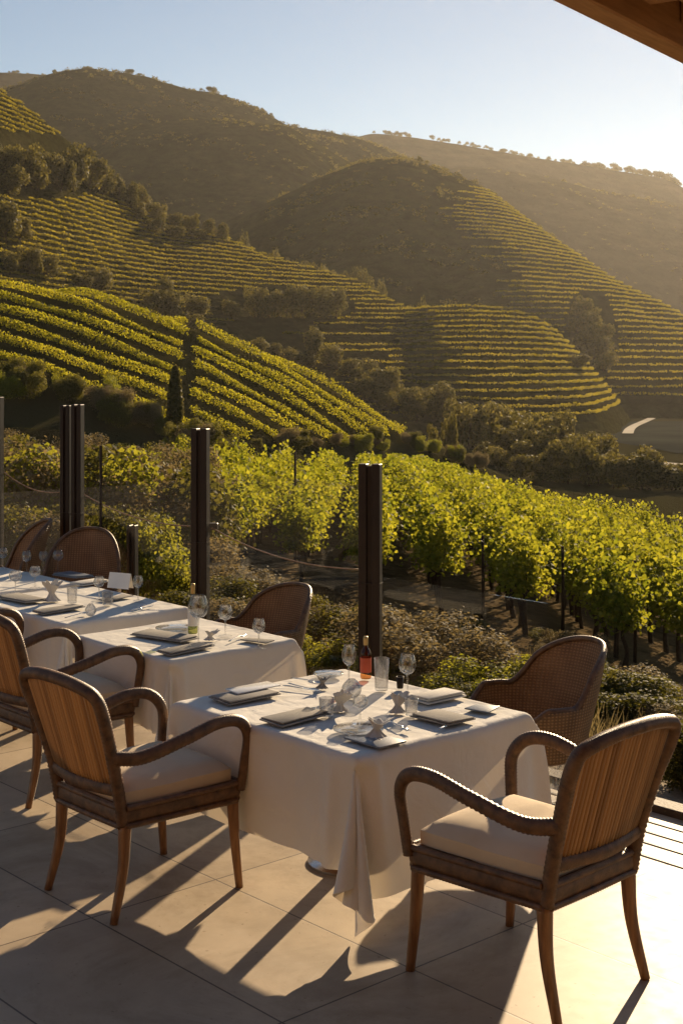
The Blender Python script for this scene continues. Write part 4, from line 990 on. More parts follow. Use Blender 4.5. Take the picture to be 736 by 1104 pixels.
def table(c, sx, sy, tlabel, clabel, flip=False, hem=0.0, rz=RZ, seed=0):
    t = thing('dining_table', tlabel, 'table', (c[0], c[1], 0), rz, 'dining tables under white linen')
    MB().box(-sx / 2 + .012, sx / 2 - .012, -sy / 2 + .012, sy / 2 - .012, 0.655, 0.688, 0.006, 2).build('tabletop', M['leg_wood'], t, smooth=False)
    col = MB()
    col.lathe([(0.001, 0.04), (0.06, 0.04), (0.15, 0.026), (0.185, 0.012), (0.185, 0.0), (0.001, 0.0)], 28)
    col.build('foot', M['steel'], t, autosmooth=True)
    MB().lathe([(0.001, 0.031), (0.045, 0.031), (0.04, 0.08), (0.036, 0.62), (0.10, 0.654), (0.001, 0.654)], 18).build('pedestal', M['post'], t, autosmooth=True)
    o = link('tablecloth', cloth_mesh(sx, sy, flip, hem, seed), M['cloth'])
    sd = o.modifiers.new('smooth', 'SUBSURF')
    sd.levels = sd.render_levels = 1
    o.location = (c[0], c[1], 0)
    o.rotation_euler = (0, 0, rz)
    tag(o, clabel, 'tablecloth', 'white linen tablecloths')
    return t


T1 = (0.033, 6.165)
T2 = (-0.885, 7.785)
T3 = (-1.715, 8.935)
T4 = (-2.56, 9.87)
table(T1, 1.234, 1.04, 'square pedestal table under white linen in the middle foreground', 'white linen cloth hanging to the floor from the front table')
table(T2, 0.93, 0.86, 'pedestal table under white linen between front and rear tables', 'white linen cloth on the middle table beside the wicker tub chair', False, 0.10, seed=1)
table(T3, 1.22, 0.90, 'pedestal table under white linen behind the middle table', 'white linen cloth with a draped corner on the rear left table', False, 0.12, seed=2)
table(T4, 1.10, 0.90, 'farthest pedestal table under white linen at the left edge', 'white linen cloth on the farthest table, before the oval wicker chairs', False, 0.14, seed=3)

# ------------------------------------------------------------------ tableware


def wine_glass(loc, h, rb, label, kind='wine', group='glasses on the tables', name='wine_glass', cat='wine glass'):
    t = thing(name, label, cat, loc, 0, group)
    if kind == 'wine':
        hb = h * 0.52
        MB().lathe([(rb * 0.92, 0.0005), (rb * 0.92, 0.003), (0.012, 0.007), (0.005, 0.012)], 20).build('foot', M['glass'], t)
        MB().lathe([(0.005, 0.012), (0.0036, hb * 0.5), (0.0045, hb - 0.006), (0.008, hb)], 10).build('stem', M['glass'], t)
        z = np.linspace(0, 1, 12)
        r = rb * np.sqrt(np.clip(1 - (1 - np.minimum(z / 0.55, 1)) ** 2.2, 0, 1)) * np.where(z > 0.5, 1 - 0.30 * ((z - 0.5) / 0.5) ** 1.6, 1)
        r[0] = 0.006
        prof = [(a, hb + (h - hb) * b) for a, b in zip(r, z)]
        inner = [(max(a - 0.0016, 0.001), b + (0.003 if k == 0 else 0)) for k, (a, b) in enumerate(prof)][::-1]
        MB().lathe(prof + inner, 24).build('bowl', M['glass'], t)
    elif kind == 'tumbler':
        prof = [(0.001, 0.0005), (rb * 0.80, 0.0005), (rb * 0.86, 0.006), (rb, h)]
        inner = [(rb - 0.0022, h), (rb * 0.82, 0.014), (0.001, 0.011)]
        MB().lathe(prof + inner, 24).build('body', M['glass'], t)
    else:
        z = np.linspace(0, 1, 10)
        r = rb * np.sqrt(np.clip(1 - (1 - z / 0.5) ** 2 * 0.72, 0.05, 1)) * np.where(z > 0.6, 1 - 0.35 * ((z - .6) / .4), 1)
        prof = [(0.001, 0.0005)] + [(a, h * b + 0.0006) for a, b in zip(r, z)]
        inner = [(max(a - 0.002, 0.001), b + (0.004 if b < 0.01 else 0)) for a, b in prof][::-1]
        MB().lathe(prof + inner, 24).build('body', M['glass'], t)
    return t


def bottle(loc, h, r, label, gm, lm, cap):
    t = thing('bottle', label, 'bottle', loc, 0, 'bottles on the tables')
    bd = MB().lathe([(0.001, 0.001), (r * 0.92, 0.001), (r, 0.008), (r, h * 0.58), (r * 0.86, h * 0.66), (r * 0.40, h * 0.76), (r * 0.36, h * 0.93), (r * 0.42, h * 0.935), (r * 0.42, h * 0.96)], 22).build('body', gm, t)
    MB().lathe([(r * 1.012, h * 0.16), (r * 1.02, h * 0.165), (r * 1.02, h * 0.50), (r * 1.012, h * 0.505)], 22).build('label_wrap', lm, bd)
    MB().lathe([(r * 0.45, h * 0.80), (r * 0.46, h * 0.955), (r * 0.40, h), (0.001, h)], 16).build('cap', cap, t)
    return t


def two(p0, p1):
    a, b = np.array(on(*p0, TOP)), np.array(on(*p1, TOP))
    c = (a + b) / 2
    d = b - a
    return (c[0], c[1], TOP + 0.002), math.atan2(d[1], d[0]), float(np.hypot(d[0], d[1]))


def folded(p0, p1, width, label, m, layers=2, name='napkin', cat='napkin', tilt=0.0, group=None):
    loc, rz, ln = two(p0, p1)
    mb = MB()
    z = 0.0
    for k in range(layers):
        th = 0.007
        s = 1 - 0.06 * k
        dx, dy = R.normal(0, 0.004, 2)

        def warp(V, k=k):
            V = V.copy()
            V[:, 2] += 0.003 * np.sin(V[:, 0] * 30 + k) * np.sin(V[:, 1] * 24) + 0.004 * (V[:, 0] / ln + 0.5) ** 2
            return V
        mb.box(-ln / 2 * s + dx, ln / 2 * s + dx, -width / 2 * s + dy, width / 2 * s + dy, z, z + th, 0.003, 2, xf=warp)
        z += th + 0.0012
    o = mb.build(name, m, None, autosmooth=True)
    o.location = loc
    o.rotation_euler = (0, 0, rz)
    return tag(o, label, cat, group or 'folded napkins on the tables')


def knife(p0, p1, label, ln=0.22):
    loc, rz, _ = two(p0, p1)
    t = thing('knife', label, 'knife', loc, rz, 'cutlery on the tables')
    MB().tube(spline([(-ln / 2, 0, 0.005), (-ln * 0.3, 0, 0.006), (0, 0, 0.004)], 8), [0.003, .006, .0065, .0065, .006, .005, .0045, .004], 8, 1.0, 0.6).build('handle', M['steel'], t)
    mb = MB()
    prof = [(0, -0.006), (ln * 0.4, -0.008), (ln * 0.5, 0.002), (ln * 0.42, 0.008), (0, 0.006)]
    n = len(prof)
    V = [(x, y, 0.003) for x, y in prof] + [(x, y, 0.0045) for x, y in prof]
    mb.add(V, [tuple(range(n))[::-1], tuple(range(n, 2 * n))] + [(i, (i + 1) % n, (i + 1) % n + n, i + n) for i in range(n)])
    mb.build('blade', M['steel'], t, smooth=False)
    return t


def fork(p0, p1, label, ln=0.20, spoon=False):
    loc, rz, _ = two(p0, p1)
    t = thing('spoon' if spoon else 'fork', label, 'spoon' if spoon else 'fork', loc, rz, 'cutlery on the tables')
    MB().tube(spline([(-ln / 2, 0, 0.004), (-ln * 0.2, 0, 0.008), (ln * 0.15, 0, 0.010), (ln * 0.24, 0, 0.006)], 10), np.linspace(0.0058, 0.003, 10), 8, 1, 0.45).build('handle', M['steel'], t)
    mb = MB()
    if spoon:
        V, Fs = [], []
        na, nr = 14, 4
        V.append((ln * 0.36, 0, 0.002))
        for r in range(1, nr + 1):
            for k in range(na):
                a = k / na * 2 * math.pi
                V.append((ln * 0.36 + ln * 0.14 * r / nr * math.cos(a), 0.02 * r / nr * math.sin(a), 0.002 + 0.007 * (r / nr) ** 2))
        Fs += [(0, 1 + k, 1 + (k + 1) % na) for k in range(na)]
        for r in range(nr - 1):
            for k in range(na):
                Fs.append((1 + r * na + k, 1 + (r + 1) * na + k, 1 + (r + 1) * na + (k + 1) % na, 1 + r * na + (k + 1) % na))
        mb.add(V, Fs)
    else:
        mb.box(ln * 0.22, ln * 0.34, -0.011, 0.011, 0.003, 0.0055, 0.001, 1)
        for k in range(4):
            y = -0.0095 + k * 0.0063
            mb.tube(spline([(ln * 0.33, y, 0.004), (ln * 0.42, y, 0.003), (ln * 0.5, y, 0.007)], 5), [0.0016] * 4 + [0.0008], 5)
    mb.build('head', M['steel'], t)
    return t


def plate(px, py, r, label, m, name='plate', cat='plate', square=None, rz=RZ):
    x, y, z = on(px, py, TOP)
    if square:
        o = MB().box(-square[0] / 2, square[0] / 2, -square[1] / 2, square[1] / 2, 0, 0.009, 0.003, 2).build(name, m, None, autosmooth=True)
    else:
        o = MB().lathe([(0.001, 0.002), (r * 0.6, 0.002), (r * 0.68, 0.0), (r, 0.012), (r, 0.015), (r * 0.66, 0.006), (0.001, 0.006)], 32).build(name, m)
    o.location = (x, y, z + 0.001)
    o.rotation_euler = (0, 0, rz)
    return tag(o, label, cat, 'plates on the tables')


def crumpled(px, py, s, label, m, hgt=1.0, lift=0.0):
    # a napkin gathered at the waist: pleats fan out above and below
    rg = np.random.default_rng(int(px * 7 + py))
    na, nz = 72, 22
    a = np.arange(na) / na * 2 * np.pi
    k = rg.integers(6, 9)
    ph = rg.uniform(0, 6.28, 3)
    pl = 0.6 * np.cos(k * a + ph[0]) + 0.4 * np.cos((k + 3) * a + ph[1])
    V = []
    for i in range(nz):
        f = i / (nz - 1)
        r = s * (0.95 - 0.62 * math.sin(min(f / 0.45, 1) * math.pi / 2) + (0.75 * ((f - 0.45) / 0.55) ** 1.2 if f > 0.45 else 0))
        amp = 0.10 + 0.30 * abs(f - 0.42)
        rr = r * (1 + amp * pl)
        z = s * 2.0 * hgt * (f + 0.10 * f * pl + 0.16 * f * np.cos(a * 2 + ph[2]))
        sh = s * 0.5 * f * f
        V.append(np.stack([rr * np.cos(a) + sh * math.cos(ph[0]), rr * np.sin(a) * 0.75 + sh * math.sin(ph[0]), np.maximum(z, 0) + 0.0], 1))
    for i in range(6):                       # back down inside the open top
        f = 1 - i * 0.07
        V.append(V[nz - 1] * np.array([0.96 - i * 0.13, 0.96 - i * 0.13, f]))
    n2 = len(V)
    Fs = [(i * na + q, i * na + (q + 1) % na, (i + 1) * na + (q + 1) % na, (i + 1) * na + q) for i in range(n2 - 1) for q in range(na)]
    Fs.append(tuple(range((n2 - 1) * na, n2 * na)))
    o = MB().add(np.vstack(V), Fs).build('napkin', m)
    x, y, z = on(px, py, TOP)
    o.location = (x, y, z + 0.001 + lift)
    return tag(o, label, 'napkin', 'gathered napkins on the tables')


def gl(px, py, h, rb, label, kind='wine', **k):
    return wine_glass(on(px, py, TOP), h, rb, label, kind, **k)


# front table
gl(376, 742, 0.205, 0.034, 'tall slender wine glass on the front table, left of the dark post')
gl(439, 751, 0.195, 0.042, 'round wine glass on the front table, right of the tall tumbler')
gl(411, 744, 0.150, 0.036, 'tall clear tumbler on the front table between two wine glasses', 'tumbler', name='tumbler', cat='tumbler')
gl(379, 752, 0.085, 0.046, 'round stemless glass below the slender wine glass on the front table', 'bowl', name='stemless_glass', cat='glass')
gl(388, 778, 0.110, 0.034, 'small wine glass in the middle of the front table')
gl(352, 772, 0.080, 0.034, 'low tumbler beside the pale gathered napkin on the front table', 'tumbler', name='tumbler', cat='tumbler')
gl(443, 771, 0.075, 0.030, 'short tumbler beside the crumpled napkin, right of centre on the front table', 'tumbler', name='tumbler', cat='tumbler')
bottle((0.118, 6.70, TOP), 0.205, 0.027, 'slim amber bottle with red label standing before the nearest fence post', M['wine'], M['red'], M['foil'])
folded((236, 757), (292, 747), 0.17, 'grey folded napkin nearest the left corner of the front table', M['napkin'], 2)
folded((250, 751), (296, 743), 0.11, 'white folded menu card lying on the left grey napkin', M['china'], 1, 'menu_card', 'menu', group='menu cards on the tables').location.z += 0.0165
folded((291, 781), (344, 769), 0.15, 'grey folded napkin under a fork on the front edge of the front table', M['napkin'], 2)
folded((456, 770), (498, 781), 0.17, 'grey folded napkin on the right half of the front table', M['napkin'], 2)
folded((450, 757), (492, 749), 0.15, 'pale folded napkin stack near the back corner of the front table', M['pale_napkin'], 3)
folded((508, 763), (534, 767), 0.11, 'small blue grey napkin at the right corner of the front table', M['slate'], 1)
plate(404, 799, 0.1, 'blue grey square side plate at the near corner of the front table', M['slate'], square=(0.21, 0.15))
crumpled(405, 796, 0.045, 'grey gathered napkin on the blue grey side plate', M['pale_napkin'], 0.7, lift=0.009)
crumpled(366, 766, 0.042, 'pale gathered napkin left of centre on the front table', M['pale_napkin'], 0.85)
crumpled(428, 768, 0.040, 'pale crumpled napkin right of centre on the front table', M['pale_napkin'], 0.9)
crumpled(347, 742, 0.030, 'small grey gathered napkin at the back of the front table', M['napkin'], 0.8)
plate(386, 789, 0.105, 'clear glass plate in the middle of the front table', M['glass'], 'glass_plate', 'plate')
plate(354, 729, 0.075, 'clear glass saucer at the back corner of the front table', M['glass'], 'glass_saucer', 'plate')
fork((300, 772), (352, 762), 'fork lying on the front grey napkin of the front table')
knife((308, 741), (345, 746), 'knife behind the left menu card on the front table')
knife((420, 803), (366, 787), 'knife left of the blue grey side plate on the front table')
fork((415, 778), (442, 790), 'fork between the side plate and the right grey napkin')
fork((318, 733), (344, 738), 'spoon near the back edge of the front table', spoon=True)
knife((470, 789), (503, 775), 'knife beside the right grey napkin on the front table')
gl(431, 742, 0.055, 0.018, 'small pepper pot behind the round wine glass', 'tumbler', name='pepper_pot', cat='pot', group='condiment pots').children[0].data.materials[0] = M['post']

# middle table
gl(214, 694, 0.265, 0.056, 'large balloon wine glass on the middle table')
gl(243, 686, 0.175, 0.042, 'tilted looking goblet right of the balloon glass on the middle table')
gl(279, 700, 0.165, 0.036, 'small round wine glass at the right end of the middle table')
bottle(on(208, 683, TOP), 0.285, 0.028, 'slim olive bottle with gold cap behind the balloon glass', M['green_glass'], M['china'], M['foil'])
folded((150, 683), (205, 692), 0.15, 'grey folded napkin at the left of the middle table', M['napkin'], 2)
folded((176, 706), (224, 697), 0.12, 'grey folded napkin on the near edge of the middle table', M['napkin'], 2)
folded((264, 690), (292, 694), 0.08, 'dark narrow napkin under the small round wine glass', M['napkin'], 1)
plate(190, 679, 0.12, 'clear glass plate at the back of the middle table', M['glass'], 'glass_plate', 'plate')
crumpled(226, 690, 0.034, 'pale napkin gathered at the foot of the balloon glass', M['pale_napkin'], 0.7)
knife((192, 703), (240, 694), 'knife on the near edge of the middle table')
fork((243, 694), (268, 684), 'fork behind the small round wine glass of the middle table')

# rear tables
gl(149, 648, 0.165, 0.034, 'slender goblet at the right end of the rear left table')
gl(107, 646, 0.150, 0.036, 'wine glass in the middle of the rear left table')
gl(116, 652, 0.085, 0.038, 'low tumbler beside the wine glass on the rear left table', 'tumbler', name='tumbler', cat='tumbler')
gl(78, 650, 0.100, 0.034, 'clear tumbler right of the grey gathered napkin on the rear left table', 'tumbler', name='tumbler', cat='tumbler')
gl(98, 672 - 8, 0.075, 0.034, 'low stemless glass on the near edge of the rear left table', 'bowl', name='stemless_glass', cat='glass')
gl(38, 634, 0.150, 0.040, 'balloon glass left of the grey gathered napkin')
gl(17, 640, 0.155, 0.044, 'wide shallow wine glass near the left edge')
gl(29, 618, 0.165, 0.036, 'straight sided goblet left of the oval wicker chair')
gl(47, 616, 0.150, 0.034, 'dark looking goblet between two others before the oval chair')
gl(63, 617, 0.165, 0.040, 'wine glass right of the goblets before the oval chair')
gl(3, 614, 0.165, 0.040, 'wine glass cut by the left edge of the view')
crumpled(56, 648, 0.055, 'tall grey gathered napkin standing on the rear left table', M['pale_napkin'], 1.1)
folded((8, 643), (40, 650), 0.16, 'grey folded napkin near the left edge on the rear left table', M['napkin'], 2)
folded((40, 662), (86, 655), 0.12, 'long grey napkin on the near edge of the rear left table', M['napkin'], 2)
folded((112, 648), (140, 643), 0.09, 'dark grey napkin behind the low tumbler of the rear left table', M['napkin'], 1)
folded((66, 619), (92, 624), 0.16, 'blue grey napkin in front of the oval wicker chair', M['slate'], 2)
folded((82, 631), (112, 627), 0.16, 'pale folded napkin stack at the joint of the rear tables', M['pale_napkin'], 2)
knife((142, 659), (165, 654), 'knife at the right corner of the rear left table')
fork((66, 668), (100, 661), 'spoon on the near edge of the rear left table', spoon=True)
card = thing('menu_card', 'white tent card standing upright on the rear left table', 'menu', on(130, 634, TOP), RZ + 0.35, 'menu cards on the tables')
for s in (-1, 1):
    def lean(V, s=s):
        V = V.copy()
        V[:, 1] += s * (0.03 - V[:, 2] * 0.28)
        return V
    MB().box(-0.09, 0.09, -0.001, 0.001, 0.001, 0.105, xf=lean).build('leaf_panel', M['china'], card, smooth=False)

# glass vase on the floor beyond the front armchair
vz = thing('glass_vase', 'ribbed clear glass vase on the floor by the wide wicker chair', 'vase', (1.03, 6.98, 0.0), 0)
a = np.arange(40) / 40 * 2 * np.pi
VV = []
for z, r in ((0.001, 0.07), (0.03, 0.085), (0.2, 0.095), (0.38, 0.105)):
    rr = r * (1 + 0.05 * np.cos(10 * a))
    VV.append(np.stack([rr * np.cos(a), rr * np.sin(a), np.full(40, z)], 1))
vv = MB().add(np.vstack(VV), [(i * 40 + k, i * 40 + (k + 1) % 40, (i + 1) * 40 + (k + 1) % 40, (i + 1) * 40 + k) for i in range(3) for k in range(40)] + [tuple(range(40))[::-1]])
vv.build('body', M['glass'], vz)
MB().lathe([(0.105, 0.376), (0.110, 0.38), (0.105, 0.385), (0.100, 0.38), (0.105, 0.376)], 32).build('rim', M['glass'], vz)

# ------------------------------------------------------------------ fence


def fence_at(px, off=0.0):
    k = (px - CX) / F
    c = FENCE + off * W
    s = (k * c[1] - c[0]) / (U[0] - k * U[1])
    p = c + s * U
    return p[0], p[1]


def post(px, ytop, w, label, off=0.03, zt=None):
    x, y = fence_at(px, off)
    z = H - (ytop - HY) * y / F if zt is None else zt
    t = thing('fence_post', label, 'post', (x, y, 0.0), RZ + 0.55, 'dark metal posts of the terrace fence')
    mb = MB()
    mb.box(-w / 2, -w * 0.12, -0.035, 0.035, 0.006, z, 0.004, 1)
    mb.box(w * 0.12, w / 2, -0.035, 0.035, 0.006, z, 0.004, 1)
    mb.box(-w * 0.12 + 0.001, w * 0.12 - 0.001, -0.018, 0.018, 0.006, z - 0.012)
    up = mb.build('upright', M['post'], t, smooth=False)
    MB().box(-w * 0.6, w * 0.6, -0.06, 0.06, 0.0, 0.008).build('base_plate', M['post'], t, smooth=False)
    MB().box(-w / 2 - 0.003, w / 2 + 0.003, -0.039, 0.039, z * 0.55, z * 0.55 + 0.006).build('clamp', M['post'], up, smooth=False)
    return x, y, z


P1 = post(399, 500, 0.135, 'dark metal post behind the front table, nearest of the fence')
P2 = post(216, 462, 0.120, 'dark metal post behind the middle table')
P3 = post(72, 437, 0.085, 'left half of the paired dark posts behind the oval chair')
P3b = post(84, 436, 0.085, 'right half of the paired dark posts behind the oval chair')
P4 = post(-3, 428, 0.10, 'dark metal post cut by the left edge of the view')
P5 = post(143, 566, 0.07, 'short dark post right of the oval wicker chair', 0.12)


def pane(a, b, z1, label, strip=None):
    a, b = np.array(a[:2]), np.array(b[:2])
    d = b - a
    ln = np.linalg.norm(d)
    t = thing('glass_screen', label, 'glass screen', (a[0], a[1], 0), math.atan2(d[1], d[0]), 'clear panels of the terrace fence')
    MB().box(0.085, ln - 0.085, -0.005, 0.005, 0.07, z1).build('pane', M['pane'], t, smooth=False)
    for x in (0.25, ln - 0.25):
        MB().box(x - 0.03, x + 0.03, -0.014, 0.014, 0.002, 0.09, 0.003, 1).build('foot_clamp', M['post'], t, smooth=False)
    if strip:
        MB().box(strip - 0.008, strip + 0.008, -0.008, 0.008, 0.02, z1).build('edge_strip', M['post'], t, smooth=False)
    return t


pane(P2, P1, 1.50, 'clear glass panel between the two nearest fence posts')
pane(P3b, P2, 1.62, 'clear glass panel behind the oval wicker chair', strip=0.34)
pane(P4, P3, 1.72, 'clear glass panel at the left edge of the fence')
EP = (FENCE + 0.03 * W - 0.12 * U)
pane(P1, EP, 0.95, 'lower clear glass panel right of the nearest post')

cb = thing('slack_cable', 'thin cable sagging along the fence at waist height', 'cable', (P3b[0], P3b[1], 0), 0)
pts = []
ends = [(P4, 1.32), (P3, 1.25), (P2, 1.10), (P1, 0.98)]
for (p, za), (q, zb) in zip(ends[:-1], ends[1:]):
    for f in np.linspace(0, 1, 14)[:-1]:
        x = p[0] + (q[0] - p[0]) * f + 0.07 * W[0]
        y = p[1] + (q[1] - p[1]) * f + 0.07 * W[1]
        pts.append((x - P3b[0], y - P3b[1], za + (zb - za) * f - 0.09 * 4 * f * (1 - f)))
MB().tube(np.array(pts), 0.0045, 6).build('wire', M['leg_wood'], cb)
MB().box(-0.12, 0.07, -0.03, 0.03, 1.07, 1.12, 0.006, 1, xf=lambda V: V + np.array([P2[0] - P3b[0] + 0.07 * W[0], P2[1] - P3b[1] + 0.07 * W[1], 0.0])).build('clip', M['post'], cb, smooth=False)

# ------------------------------------------------------------------ roof eave, overhead on the right
ED = np.array([0.575, 0.818])
rf = thing('wooden_roof', 'brown timber eave with rafters overhead at the upper right', 'roof', (0.815, 4.07, 3.2), math.atan2(ED[1], ED[0]))
MB().box(-10, 1.0, -0.085, 0.0, 0.0, 0.19, 0.006, 1).build('fascia', M['roof_wood'], rf, smooth=False)
bo = MB().box(-10, 1.0, -9.0, -0.087, 0.20, 0.24, 0.0).build('boarding', M['roof_wood'], rf, smooth=False)
MB().box(-10, 1.0, -9.0, 0.06, 0.243, 0.30, 0.0).build('roof_deck', M['kerb'], rf, smooth=False)
for x in np.arange(-9.9, 1.0, 0.30):
    MB().box(x - 0.03, x + 0.03, -9.0, -0.088, 0.075, 0.198, 0.004, 1).build('rafter', M['roof_wood'], bo, smooth=False)
MB().box(-10, 1.0, -0.42, -0.32, -0.03, 0.073, 0.004, 1).build('purlin', M['roof_wood'], rf, smooth=False)

# unseen wall added behind the camera to block sky fill and warm the shade
wl = link('sky_block_wall', MB().box(-12, 9, -3.6, -3.3, -0.3, 6.2, 0.01, 1).mesh('sky_block_wall', False), M['block_wall'])
tag(wl, kind='structure')

# ------------------------------------------------------------------ land


def sm(x, a, b):
    t = np.clip((x - a) / (b - a), 0, 1)
    return t * t * (3 - 2 * t)


def wav(x, y, s, seed):
    rg = np.random.default_rng(seed)
    o = 0
    for k in range(6):
        a = rg.uniform(0, 6.28)
        f = 6.28 / s * rg.uniform(0.6, 2.2)
        o = o + np.sin(f * (x * math.cos(a) + y * math.sin(a)) + rg.uniform(0, 6.28)) / (1 + 0.6 * k)
    return o / 2.5


FLOOR = -8.0
SX = np.array([-90, -60, -27.3, -19.9, -12.5, -5, 4.6, 15, 30])
SZ = np.array([20, 14, 8.6, 7.3, 5.3, 2.4, -3.0, -7.5, -12])


def smax(a, b, k):
    h = np.clip(0.5 + 0.5 * (a - b) / k, 0, 1)
    return b + (a - b) * h + k * h * (1 - h)


def gz(X, Y):
    X = np.asarray(X, float)
    Y = np.asarray(Y, float)
    g1 = -2.35 - 0.13 * np.clip(X, -14, 9) - 0.03 * (Y - 27) - 0.12 * np.maximum(0, X - 4) - 0.20 * np.maximum(0, Y - 84) + 0.10 * wav(X, Y, 14, 3)
    s = np.interp(X, SX, SZ) + 0.30 * (np.minimum(Y, 112) - 110) - 0.5 * np.maximum(0, Y - 112) + 0.25 * wav(X, Y, 30, 4)
    z = smax(g1, s, 0.8)
    z = smax(z, FLOOR + 0.5 * wav(X, Y, 160, 6) - 0.004 * np.maximum(0, Y - 180), 1.5)
    e = (X - FENCE[0]) * W[0] + (Y - FENCE[1]) * W[1]
    w = sm(e, 1.2, 9.5)
    near = np.where(e < 0, -0.42, -0.16 - 0.05 * np.maximum(e, 0) + 0.03 * wav(X, Y, 2.5, 8))
    near = np.where(e < 0.13, -0.42, near)
    return near * (1 - w) + z * w


def gzf(x, y):
    return float(gz(np.array([x]), np.array([y]))[0])


def axis(parts):
    o = []
    for a, b, s in parts:
        o.append(np.arange(a, b, s))
    return np.concatenate(o)


gx = axis([(-2600, -300, 100), (-300, -100, 20), (-100, -26, 2.0), (-26, 16, 0.45), (16, 60, 2.0), (60, 300, 15), (300, 2700, 100)])
gy = axis([(-200, -20, 30), (-20, 4, 2), (4, 46, 0.45), (46, 130, 1.0), (130, 330, 8), (330, 3000, 60)])
GX, GY = np.meshgrid(gx, gy)
GZ = gz(GX, GY)
nx, ny = len(gx), len(gy)
I = np.arange(nx * ny).reshape(ny, nx)
Q = np.stack([I[:-1, :-1], I[:-1, 1:], I[1:, 1:], I[1:, :-1]], -1).reshape(-1, 4)
me = fast_mesh('ground', np.stack([GX, GY, GZ], -1).reshape(-1, 3), Q)
me.polygons.foreach_set('use_smooth', np.ones(len(Q), bool))
tag(link('ground', me, M['ground']), kind='structure')

# pale gravel strip outside the fence
s_ = np.arange(-2.2, 7, 0.25)
pv = []
for s in s_:
    for b in np.linspace(0.16, 1.15 + 0.12 * math.sin(s * 1.7), 5):
        p = FENCE + s * U + b * W
        pv.append((p[0], p[1], gzf(p[0], p[1]) + 0.02))
Q = [(i * 5 + k, (i + 1) * 5 + k, (i + 1) * 5 + k + 1, i * 5 + k + 1) for i in range(len(s_) - 1) for k in range(4)]
tag(link('gravel_path', fast_mesh('gravel_path', pv, Q), M['gravel']), kind='structure')


class Hill:
    def __init__(self, name, crest, slope, front, back=90, amp=1.0, step=0.0, tmask=None, m='hill', nd=160, dx=2.6, rnd=14.0, seed=1, bslope=0.45):
        c = np.array(crest, float)
        px = np.arange(c[0, 0], c[-1, 0] + 0.1, dx)
        # smooth crest
        ker = np.hanning(9)
        ker /= ker.sum()

        def ip(col):
            v = np.interp(px, c[:, 0], col)
            return np.convolve(np.pad(v, 4, 'edge'), ker, 'valid')
        self.Yc = ip(c[:, 2])
        pyc = ip(c[:, 1])
        self.px = px
        self.X = (px - CX) / F * self.Yc
        o = np.argsort(self.X)
        self.X, self.Yc, pyc, self.px = self.X[o], self.Yc[o], pyc[o], px[o]
        self.Zc = H - (pyc - HY) / F * self.Yc
        sl = np.array(slope, float)
        self.s = np.interp(self.px, sl[:, 0], sl[:, 1])
        self.rnd, self.amp, self.seed, self.bs, self.front, self.back, self.step, self.tmask = rnd, amp, seed, bslope, front, back, step, tmask
        self.name = name
        d = np.concatenate([-np.linspace(back, 0, 14)[:-1], np.linspace(0, 1, nd) ** 1.15 * front])
        D, _ = np.meshgrid(d, self.X)
        XX = np.repeat(self.X[:, None], len(d), 1)
        ZZ = self.z_xd(XX, D, terr=True)
        YY = self.Yc[:, None] - D
        n0, n1 = XX.shape
        I = np.arange(n0 * n1).reshape(n0, n1)
        Q = np.stack([I[:-1, :-1], I[:-1, 1:], I[1:, 1:], I[1:, :-1]], -1).reshape(-1, 4)
        me = fast_mesh(name, np.stack([XX, YY, ZZ], -1).reshape(-1, 3), Q)
        me.polygons.foreach_set('use_smooth', np.ones(len(Q), bool))
        self.o = tag(link(name, me, M[m]), kind='structure')

    def z_xd(self, X, D, terr=False):
        Zc = np.interp(X, self.X, self.Zc)
        s = np.interp(X, self.X, self.s)
        Yc = np.interp(X, self.X, self.Yc)
        r = self.rnd
        g = np.where(D > 0, s, self.bs) * (np.sqrt(D * D + r * r) - r)
        z = Zc - g + self.amp * wav(X, Yc - D, 26 * self.amp ** 0.5 * 3, self.seed) * np.clip(np.abs(D) / 40, 0, 1) + 0.25 * self.amp * wav(X, Yc - D, 22, self.seed + 5) * np.clip(np.abs(D) / 10, 0.1, 1)
        if terr and self.step:
            q = z / self.step
            f = np.floor(q)
            zt = (f + np.clip((q - f) / 0.3, 0, 1)) * self.step
            k = self.tmask(X, D) if self.tmask else 1.0
            z = z + (zt - z) * k
        return z

    def z_at(self, X, Y):
        D = np.interp(X, self.X, self.Yc) - Y
        z = self.z_xd(X, D)
        ok = (X > self.X[0]) & (X < self.X[-1]) & (D < self.front) & (D > -self.back)
        return np.where(ok, z, -99)

    def contour(self, level, dmin=1.0, sub=1):
        """the line where the smooth hill passes this height"""
        X = np.arange(self.X[0], self.X[-1], sub)
        d = np.linspace(dmin, self.front, 260)
        Zs = self.z_xd(X[:, None] + 0 * d[None], d[None] + 0 * X[:, None])
        Zs = np.minimum.accumulate(Zs, 1)
        out = []
        for i in range(len(X)):
            if Zs[i, 0] > level > Zs[i, -1]:
                dd = np.interp(-level, -Zs[i], d)
                out.append((X[i], np.interp(X[i], self.X, self.Yc) - dd, dd))
        return np.array(out)


